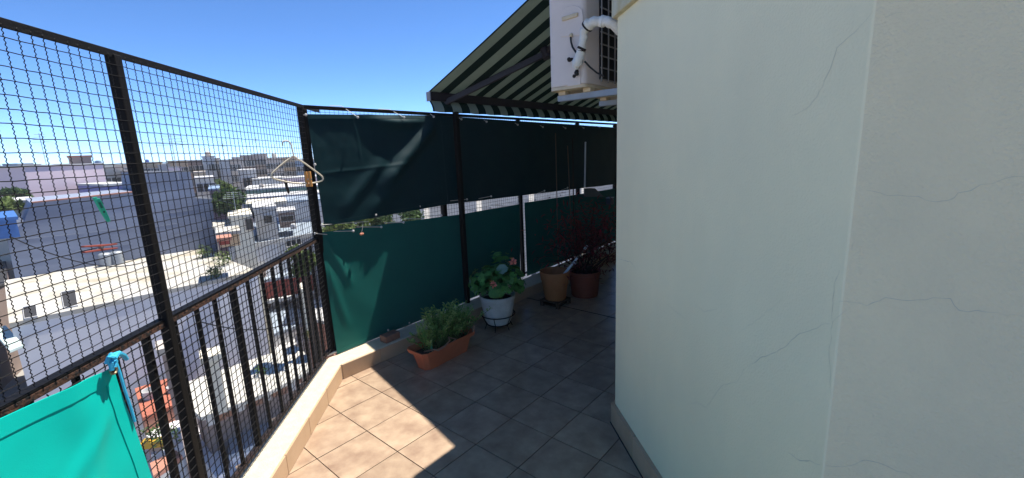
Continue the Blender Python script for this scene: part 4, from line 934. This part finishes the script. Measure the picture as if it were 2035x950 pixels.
for i, (u, v) in enumerate(((205, 508), (228, 506))):
    p = onB(u, v) - A3(bnn * .5, 0); p[2] = RW; g = G(); g.lathe(p, [(0, 0), (.22, 0), (.22, .5), (.17, .55), (0.001, .56)], 12); single('roof_vent', g, 'galv', ('left round metal vent drum on the white roof by the dark wall', 'right round metal vent drum on the white roof by the dark wall')[i], 'roof vent', p, smooth=40)
# plants growing at the far corner of the white roof
def leafball(g_, c, r, n, L, squash=.8):
    for _ in range(n):
        v = np.array([rnd.gauss(0, 1), rnd.gauss(0, 1), rnd.gauss(0, 1) * squash]); v = v / np.linalg.norm(v) * r * rnd.random() ** .4
        leafblade(g_, c + v, [rnd.gauss(0, 1), rnd.gauss(0, 1), rnd.gauss(.2, .7)], L * rnd.uniform(.7, 1.3), L * .55, np.array([rnd.gauss(0, 1), rnd.gauss(0, 1), 1]))
for i, (u, v, r, lb) in enumerate(((408, 512, .45, 'small roof plant on the white roof near the dark wall'), (444, 528, .5, 'leafy weed at the right tip of the white roof'), (428, 552, .35, 'yellowish weed on the front edge of the white roof'))):
    p = atz(u, v, RW); t = thing('roof_plant', lb, 'plant', p); g = G(); leafball(g, p + [0, 0, r * .6], r * .75, 260, .09); part('foliage', g, 'leaf2', t, kind='stuff')
    part('stem', G().tube([p, p + [0, 0, r * .7]], .02, 5), 'trunk', t)
# --- right of it: long zinc roofs, stepping down
t, P = roofed('long house with pale blue zinc roof and a grey wall below', [(455, 492), (622, 462), (622, 417), (484, 446)], -2.2, 't_grey', 't_zinc', sheet=True, sheetn=9)
for (u, v) in ((477, 502), (488, 500), (577, 481), (587, 479)):
    A_, B_ = atz(455, 492, -2.2), atz(622, 462, -2.2); q = onpl(u, v, A_, B_); d = unit(B_ - A_); d[2] = 0; n = np.array([-d[1], d[0], 0]); n = n if n @ A_ > 0 else -n
    instances('window', winmesh(.55, .42), t, [mat_rows(d, n, (0, 0, 1), q - n * .03 - LOC[t])])
g = G(); A_, B_ = atz(455, 492, -2.2), atz(622, 462, -2.2); g.obox(A_ - [0, 0, .2] - n * .08, B_ - A_, n * .06, (0, 0, .19)); part('fascia', g, 't_white', t)
roofed('white metal roof shed below the windowed grey wall', [(430, 520), (493, 528), (622, 494), (622, 478), (450, 509)], -3.2, 't_brown', 't_white')
t, P = roofed('zinc roofed shed with red sheet wall under its roof edge', [(521, 557), (618, 541), (622, 522), (517, 536)], -4.0, 't_redwall', 't_zinc', zb=-5.0, sheet=True, sheetn=7)
A_, B_ = atz(521, 557, -4.0), atz(618, 541, -4.0); d = unit(B_ - A_); n = np.array([-d[1], d[0], 0]); n = n if n @ A_ > 0 else -n
LW = np.linalg.norm(B_ - A_)
for i in range(22): g = G(); g.obox(A_ + d * LW * i / 22 - [0, 0, .95] - n * .02, d * LW / 22 * .8, -n * .03, (0, 0, .80)); part('wall_sheet', g, 't_redwall', t)
g = G(); g.obox(A_ - [0, 0, 1.12] - n * .15, B_ - A_, -n * .25, (0, 0, .16)); part('beam', g, 't_white', t)
roofed('grey back house with dark openings below the red sheet wall', [(520, 578), (622, 556), (622, 545), (515, 566)], -5.0, 't_grey', 't_grey')
t, P = roofed('pale blue sheet roof of a lower yard shed', [(545, 663), (618, 636), (577, 601), (528, 586)], -5.6, 't_white', 't_zinc', sheet=True, sheetn=6)
roofed('white house roof with red tile edge beside the corner post', [(612, 632), (655, 640), (655, 580), (598, 606)], -5.0, 't_salmon', 't_white')
roofed('white flat yard roof below the pale blue sheet roof', [(545, 700), (630, 668), (628, 645), (543, 668)], -6.2, 't_white', 't_white')
block('cream chimney block in the yard below the red sheet wall', 596, 610, 573, 17, .8, 't_cream', 't_cream', drop=1.6, name='chimney', cat='chimney')
# --- concrete canopy close below
CZ = -4.6
cq = [(365, 761), (425, 740), (485, 719), (540, 701), (587, 686), (606, 700), (616, 716), (616, 728), (601, 742), (538, 776), (470, 803), (398, 829), (378, 810)]
P = ccw([atz(u, v, CZ) for u, v in cq]); c = sum(P) / len(P); t = thing('canopy', 'pale concrete canopy slab with rounded end and rusty underside', 'canopy', A3(c, CZ - .16))
g = G(); g.prism([p - [0, 0, .13] for p in P], (0, 0, .13)); part('slab', g, 't_concrete', t, bevel=.02)
A_, B_ = atz(404, 829, CZ - .14), atz(600, 748, CZ - .14)
for i in range(11): 
    p = A_ + (B_ - A_) * (i + .5) / 11; g = G(); g.cbox(p + [0, .04, -.16], (B_ - A_) / 11 * rnd.uniform(.5, .9), unit([-(B_ - A_)[1], (B_ - A_)[0], 0]) * .12, (0, 0, rnd.uniform(.18, .3))); part('broken_edge', g, 'brick' if i % 3 else 't_white', t)
wl_ = [atz(u, v, CZ - .2) for u, v in ((380, 772), (590, 694), (598, 726), (400, 800))]; part('back_wall', up_prism(wl_, GZ), 't_brown', t)
# yard walls under the canopy
roofed('grey stepped yard wall with pale coping below the canopy', [(455, 862), (455, 905), (565, 858), (610, 770), (598, 762), (520, 828)], -6.2, 't_grey', 't_zinc')
roofed('lower grey yard roof at the foot of the railing', [(455, 960), (455, 908), (560, 864), (560, 960)], -6.6, 't_grey', 't_grey')
roofed('narrow grey painted shed left of the yard wall', [(395, 838), (418, 850), (455, 930), (430, 950), (395, 900)], -6.4, 't_grey', 't_grey')
roofed('small terrace with orange red floor below the tall post', [(268, 772), (345, 748), (356, 800), (284, 830)], -5.4, 't_salmon', 't_orange')
for (u, v, s_, lb) in ((300, 790, .45, 'white washing tub on the orange terrace floor'), (343, 778, .3, 'white bucket on the orange terrace by the post')):
    p = atz(u, v, -5.4); g = G(); g.lathe(p, [(0, 0), (s_ * .4, 0), (s_ * .5, s_ * .6), (s_ * .46, s_ * .6), (s_ * .38, .04), (.001, .04)], 12); single('tub', g, 't_white', lb, 'tub', p, smooth=40)
roofed('grey tarpaulin roof in front of the orange terrace', [(284, 832), (352, 812), (362, 880), (300, 905)], -5.9, 't_grey', 't_grey')
q = atz(305, 880, -5.7); g = G(); g.cbox(q, (.55, .1, 0), (-.05, .25, 0), (0, 0, .2)); single('planter', g, 't_yellow', 'yellow planter box on the ledge left of the tall post', 'planter', q, bevel=.03)
roofed('terracotta topped ledge below the yellow planter', [(298, 920), (350, 895), (362, 905), (305, 945)], -5.9, 't_white', 't_salmon')
for i, (u, v, lb) in enumerate(((335, 882, 'leafy plant beside the yellow planter'), (312, 870, 'small plant growing in the yellow planter'), (520, 745, 'green weed sprouting on the concrete canopy'), (620, 672, 'creeper on the white yard wall by the corner post'), (600, 660, 'pale creeper sprawling on the white yard roof'))):
    zz = (-5.7, -5.6, CZ, -5.6, -6.1)[i]; p = atz(u, v, zz); t = thing('weed', lb, 'plant', p); g = G(); leafball(g, p + [0, 0, .18], .3 if i != 2 else .14, 120 if i != 2 else 40, .1); part('foliage', g, 'leaf', t, kind='stuff'); part('stem', G().tube([p, p + [0, 0, .2]], .012, 5), 'trunk', t)
block('small pale brick chimney against the grey wall behind the canopy', 404, 432, 706, 9.6, .35, 't_cream', 't_cream', drop=1.2, name='chimney', cat='chimney')
block('rusty brown chimney stub left of the canopy', 318, 352, 688, 9.4, .4, 't_brown', 't_beige', drop=1.4, name='chimney', cat='chimney')
# dark yard on the far left
roofed('dark roofed yard shed at the left edge', [(-140, 640), (14, 560), (8, 470), (-160, 500)], -4.2, 't_brown', 'dark')
g = G(); a, b = atz(-14, 660, -3.0), atz(20, 702, -3.0); g.obox(a, b - a, (.0, .35, 0), (0, 0, .08)); single('gutter', g, 't_mint', 'pale mint metal gutter beam at the left edge', 'gutter', a, bevel=.01)
# --- mid distance left
block('pink plastered house with tall blank wall beyond the dark house', 40, 212, 326, 42, 9, 't_pink', 't_white', turn=24)
block('brown rooftop hut on the pink house', 134, 180, 309, 46, 5, 't_brown', 't_salmon', drop=1.0, name='rooftop_hut', cat='hut')
block('violet blue house wall beside the pink house', 206, 272, 364, 36, 6, 't_violet', 't_white', turn=14)
block('salmon parapet house below the violet wall', 196, 290, 384, 32, 3, 't_salmon', 't_white')
block('small white house under the pink wall at left', 22, 62, 398, 30, 4, 't_mint', 't_white', wins=(1, 1, .9, .8, .3, .7, .6, 1.6))
block('blue tarpaulin covered shed at the left edge', -30, 31, 433, 24, 4, 't_blue', 't_blue', drop=.75, name='shed', cat='shed')
block('mint green long house at the left edge', -90, 44, 364, 55, 9, 't_mint', 't_white', wins=(5, 1, 1.2, 1.0, .1, .9, .6, 2))
block('blue grey glass tower block far left', 4, 34, 325, 120, 12, 't_bluegrey', 't_bluegrey', wins=(3, 4, 1.0, 1.0, .05, .95, .5, 11), name='apartment_building', cat='building')
block('pale beige house in front of the blue grey tower', 18, 48, 344, 80, 9, 't_beige', 't_white', wins=(2, 2, 1.0, 1.0, .1, .9, .5, 5))
block('low cream house at the far left edge', -60, 22, 388, 45, 6, 't_cream', 't_white')
block('grey house with rooftop clutter behind the violet wall', 208, 245, 332, 70, 8, 't_beige', 't_brown', wins=(3, 2, .9, 1.1, .08, .92, .5, 5.5))
block('brown house behind the tall post with flat roof', 238, 275, 338, 66, 8, 't_brown', 't_beige', wins=(2, 1, 1, 1.2, .1, .9, .5, 3))
# --- skyline right of the tall post
block('tan house with blue water tank on its roof', 276, 322, 322, 75, 9, 't_tan', 't_beige', tank=True, wins=(3, 1, 1.0, 1.0, .1, .9, .5, 2.2))
block('white garage house beside the tan house', 314, 336, 327, 70, 8, 't_white', 't_white', wins=(2, 1, .8, .8, .1, .9, .5, 1.8))
block('yellowish tan long house on the skyline', 332, 372, 319, 85, 9, 't_tan', 't_brown', wins=(3, 1, 1.1, 1.1, .1, .9, .6, 2.6))
block('pale lilac low house over the dark step wall', 332, 360, 331, 62, 6, 't_pink', 't_white')
block('beige house with arched balcony below the white tower', 384, 408, 341, 62, 7, 't_tan', 't_beige', wins=(3, 1, .7, 1.0, .05, .95, .4, 2.0), frame='t_brown')
block('grey white house below the beige balcony house', 386, 424, 352, 52, 7, 't_cream', 't_white', wins=(2, 1, 1, .8, .2, .9, .4, 1.6))
block('brown brick house left of the white tower', 372, 402, 318, 90, 10, 't_brown', 't_beige', wins=(3, 3, .9, 1.1, .05, .95, .4, 7))
block('tall white apartment tower left of the skyline', 401, 426, 310, 78, 10, 't_white', 't_beige', wins=(2, 4, .8, 1.0, .55, .98, .6, 9), name='apartment_building', cat='building')
block('beige stair tower between two white apartment blocks', 424, 436, 314, 80, 9, 't_beige', 't_brown', wins=(1, 5, 1.0, .9, .1, .9, .5, 9), name='apartment_building', cat='building')
block('white blank apartment block beside the beige stair tower', 434, 456, 317, 76, 10, 't_white', 't_white', name='apartment_building', cat='building')
block('narrow grey apartment block with dark side openings', 453, 476, 316, 84, 10, 't_beige', 't_brown', wins=(3, 6, .7, 1.0, .05, .95, .5, 11), name='apartment_building', cat='building')
block('white apartment block with a blank front wall', 460, 482, 312, 92, 9, 't_white', 't_beige', name='apartment_building', cat='building')
block('white house with small balcony below the skyline blocks', 472, 508, 337, 66, 9, 't_white', 't_white', wins=(3, 2, .8, 1.1, .3, .95, .5, 5), frame='t_brown')
block('brown grey apartment block with balconies', 476, 502, 308, 98, 11, 't_brown', 't_beige', wins=(4, 5, .9, 1.1, .05, .95, .6, 10), name='apartment_building', cat='building')
block('beige brick apartment block highest on the skyline', 499, 530, 306, 100, 11, 't_beige', 't_brown', wins=(5, 6, .8, 1.0, .06, .95, .6, 12), name='apartment_building', cat='building')
block('long beige apartment block on the right of the skyline', 527, 560, 313, 96, 10, 't_beige', 't_beige', wins=(6, 5, .7, 1.0, .04, .96, .7, 10), name='apartment_building', cat='building')
block('tan apartment block behind the hanger hook', 556, 590, 312, 104, 10, 't_tan', 't_brown', wins=(5, 5, .8, 1.0, .04, .96, .7, 10), name='apartment_building', cat='building')
block('grey blue apartment block beside the corner post', 586, 640, 318, 100, 10, 't_bluegrey', 't_white', wins=(6, 4, 1.0, 1.0, .04, .96, .7, 9), name='apartment_building', cat='building')
block('white low house behind the hanger below the skyline', 500, 560, 354, 64, 7, 't_white', 't_white', wins=(4, 1, .8, .8, .1, .9, .5, 2))
block('pale lilac house under the hanger', 548, 640, 352, 68, 8, 't_pink', 't_white', wins=(5, 1, .9, 1.0, .1, .9, .5, 2.2))
# --- band of lower houses
block('purple brown house with pale blue flat roof beside the tree', 415, 456, 374, 40, 7, 't_purple', 't_bluegrey', wins=(2, 1, .8, .9, .15, .85, .8, 1.8))
block('long green walled hall with white eaves', 483, 640, 372, 44, 8, 't_green', 't_white', wins=(5, 1, 1.1, .7, .3, .75, .5, 1.4), frame='t_brown', drop=1.9)
block('long white walled house in front of the green hall', 478, 640, 388, 38, 4, 't_white', 't_white', wins=(3, 1, .9, .8, .05, .3, .6, 1.8))
block('grey zinc shed in front of the long white house', 548, 640, 398, 31, 4, 't_grey', 't_zinc')
block('small dark roofed porch left of the green hall', 462, 486, 378, 42, 4, 't_brown', 'dark', drop=1.0)
block('cream plastered house with dark doorway', 455, 498, 427, 24, 3.2, 't_cream', 't_cream', wins=(1, 1, .3, .5, .75, 1.0, .15, .8), frame='t_brown')
block('white house with terrace beside the cream house', 503, 546, 411, 25, 4, 't_white', 't_white', wins=(1, 1, .4, .4, .3, .9, .35, .9))
block('white flat slab roof pavilion over the terraces', 490, 568, 402, 28, 3, 't_white', 't_cream', drop=.5)
block('dark timber terrace room left of the corner post', 552, 585, 418, 25.5, 2, 't_brown', 't_white', drop=.9, wins=(2, 1, .3, .3, .1, .9, .15, .7))
block('broken brick lean-to at the end of the dark wall', 432, 474, 460, 18.5, 1.5, 't_tan', 't_roofwhite', drop=.55)
block('red brown roof edge shed near the dark wall corner', 434, 456, 472, 17.5, .7, 't_redwall', 't_salmon', drop=.25)
block('low white roof between the dark wall and the zinc roof', 425, 458, 450, 24, 3, 't_white', 't_roofwhite', drop=.6)
# --- more town behind the tarps and out to the horizon
tw = [(700, 345, 60, 'cream'), (790, 330, 80, 'beige'), (900, 335, 70, 'white')]
k = 0
names = ['cream', 'beige', 'white', 'tan', 'pink', 'brown']
ORD2 = ORD + ['twelfth', 'thirteenth', 'fourteenth', 'fifteenth', 'sixteenth', 'seventeenth', 'eighteenth', 'nineteenth', 'twentieth', 'twenty first', 'twenty second', 'twenty third', 'twenty fourth', 'twenty fifth', 'twenty sixth']
for i in range(26):
    u = -120 + i * 31 + rnd.uniform(-9, 9); R = rnd.uniform(130, 240); m = rnd.choice(names); v = rnd.uniform(314, 319) if u > 370 else rnd.uniform(322, 328)
    block(ORD2[i] + ' from the left of the far house blocks on the horizon, ' + m + ' walled', u, u + rnd.uniform(22, 50), v + 2, R, 14, 't_' + m, 't_' + rnd.choice(['beige', 'brown', 'white']), wins=(4, 3, 1.6, 1.5, .05, .95, .6, 9), group='far houses along the horizon')
for i in range(6):
    block(('first', 'second', 'third', 'fourth', 'fifth', 'sixth')[i] + ' white house from the corner post seen through the gap between the tarps', 640 + i * 105, 735 + i * 105, 398 - i * 12, 22 + i * 3, 7, 't_white', 't_roofwhite', group='houses behind the tarps')
# --- trees
def tree(label, u, v0, v1, R, wpx, m, group=None, n=2600, leaf=.28):
    top = atr(u, v0, R); bot = atr(u, v1, R); H_ = top[2] - bot[2]; rx = wpx / 2 / FPX * R * 1.05
    base = np.array([bot[0], bot[1], GZ]); t = thing('tree', label, 'tree', base, group); c = np.array([bot[0], bot[1], (top[2] + bot[2]) / 2]); g_ = G(); gb = G()
    gb.tube([base, (base + c) / 2 + [.1, 0, 0], c + [0, 0, -H_ * .1]], [.22, .16, .08], 8)
    lobes = []
    for _ in range(13):
        v = np.array([rnd.uniform(-1, 1) * rx * .72, rnd.uniform(-1, 1) * rx * .72, rnd.uniform(-.36, .40) * H_]); lobes.append((c + v, rnd.uniform(.28, .5) * min(rx, H_ * .6)))
        gb.tube([c + [0, 0, -H_ * .3], c + v * .5 + [0, 0, -H_ * .1], c + v], [.07, .05, .02], 5)
    for lc, lr in lobes: leafball(g_, lc, lr, n // 13, leaf, .8)
    part('trunk', gb, 'trunk', t); part('crown', g_, m, t, kind='stuff')
tree('dense green tree beside the end of the dark grey wall', 457, 384, 424, 27, 52, 'leaf', n=3600, leaf=.26)
tree('slender light green tree by the purple brown house', 458, 366, 400, 29, 16, 'leaf2', n=900, leaf=.25)
tree('small green tree left of the tall white tower base', 436, 361, 376, 60, 22, 'leaf2', n=700, leaf=.5)
tree('dark green tree beside the pink house at left', 40, 377, 402, 36, 24, 'leaf', n=900)
tree('yellowish green tree at the left edge', 4, 400, 418, 30, 44, 'leaf2', n=900)
tree('light green tree in the yard right of the zinc shed', 606, 492, 545, 15, 46, 'leaf2', n=1800, leaf=.16)
tree('leafy yellow green tree below the tarp gap near the corner post', 690, 436, 480, 16, 110, 'leaf2', n=3000, leaf=.17)
tree('dark leafy tree below the tarp gap away from the corner', 790, 418, 470, 17, 100, 'leaf', n=3000, leaf=.17)

# aerials, tanks and cables on the roofs
for i, (u, v, R, h, lb) in enumerate(((92, 326, 43, 2.0, 'thin television aerial on the pink house roof'), (352, 341, 20, 1.3, 'thin aerial on the stepped top of the dark wall'), (512, 306, 101, 3.2, 'tall thin aerial on the beige brick apartment block'), (446, 317, 78, 2.6, 'aerial on the white blank apartment block'),
        (540, 411, 25, 1.3, 'small aerial on the white terrace house'), (600, 450, 21, 1.2, 'aerial standing on the pale blue zinc roof'), (470, 427, 24.5, 1.1, 'aerial on the cream plastered house roof'))):
    p = atr(u, v, R); t = thing('aerial', lb, 'aerial', p); rr_ = .00035 * R + .006
    part('mast', G().tube([p - [0, 0, .3], p + [0, 0, h]], rr_, 5), 'galv', t)
    for k in range(4): c = p + [0, 0, h * (.72 + .08 * k)]; part('rod', G().tube([c - [.5 - .08 * k, .1, 0], c + [.5 - .08 * k, .1, 0]], rr_ * .7, 4), 'galv', t)
for i, (u, v, R, m, lb) in enumerate(((414, 309, 80, 't_beige', 'beige water tank on the tall white apartment tower'), (545, 312, 98, 't_cream', 'cream water tank on the long beige apartment block'), (520, 371, 46, 't_beige', 'pale water tank on the green hall roof'), (196, 325, 45, 't_bluegrey', 'grey water tank on the pink house roof'), (583, 448, 20.5, 't_white', 'small white water tank on the zinc roof'))):
    p = atr(u, v, R); s_ = .0045 * R if i < 4 else .12; g = G(); g.lathe(p - [0, 0, .15], [(0, 0), (s_, 0), (s_ * 1.05, s_ * .9), (s_ * .9, s_ * 1.7), (s_ * .3, s_ * 1.95), (.001, s_ * 2)], 12); single('water_tank', g, m, lb, 'water tank', p, smooth=40)
for (u0, v0, R0, u1, v1, R1, lb) in ((435, 398, 19, 640, 405, 40, 'thin black cable sagging over the white roofs'), (20, 470, 12, 330, 500, 16, 'thin cable hanging across the dark grey wall'), (400, 640, 9, 640, 590, 14, 'thin cable crossing below the railing')):
    A_, B_ = atr(u0, v0, R0), atr(u1, v1, R1); single('overhead_cable', G().tube([A_ + (B_ - A_) * k / 14 - np.array([0, 0, 1.0]) * .5 * (1 - (k / 7 - 1) ** 2) for k in range(15)], .012, 4), 'cable', lb, 'cable', A_)

# thin air over the town
g = G(); Hh = 5000; g.cbox((0, 0, -1.5), (2 * Hh, 0, 0), (0, 2 * Hh, 0), (0, 0, 17.5))
hz = single('haze', g, [], kind='stuff'); hm = bpy.data.materials.new('haze'); hm.use_nodes = True; hn = hm.node_tree.nodes; hn.remove(hn['Principled BSDF'])
pv = hn.new('ShaderNodeVolumePrincipled'); pv.inputs['Color'].default_value = (.86, .91, 1, 1); pv.inputs['Density'].default_value = .0010
hm.node_tree.links.new(pv.outputs[0], hn['Material Output'].inputs['Volume']); hz.data.materials.append(hm)
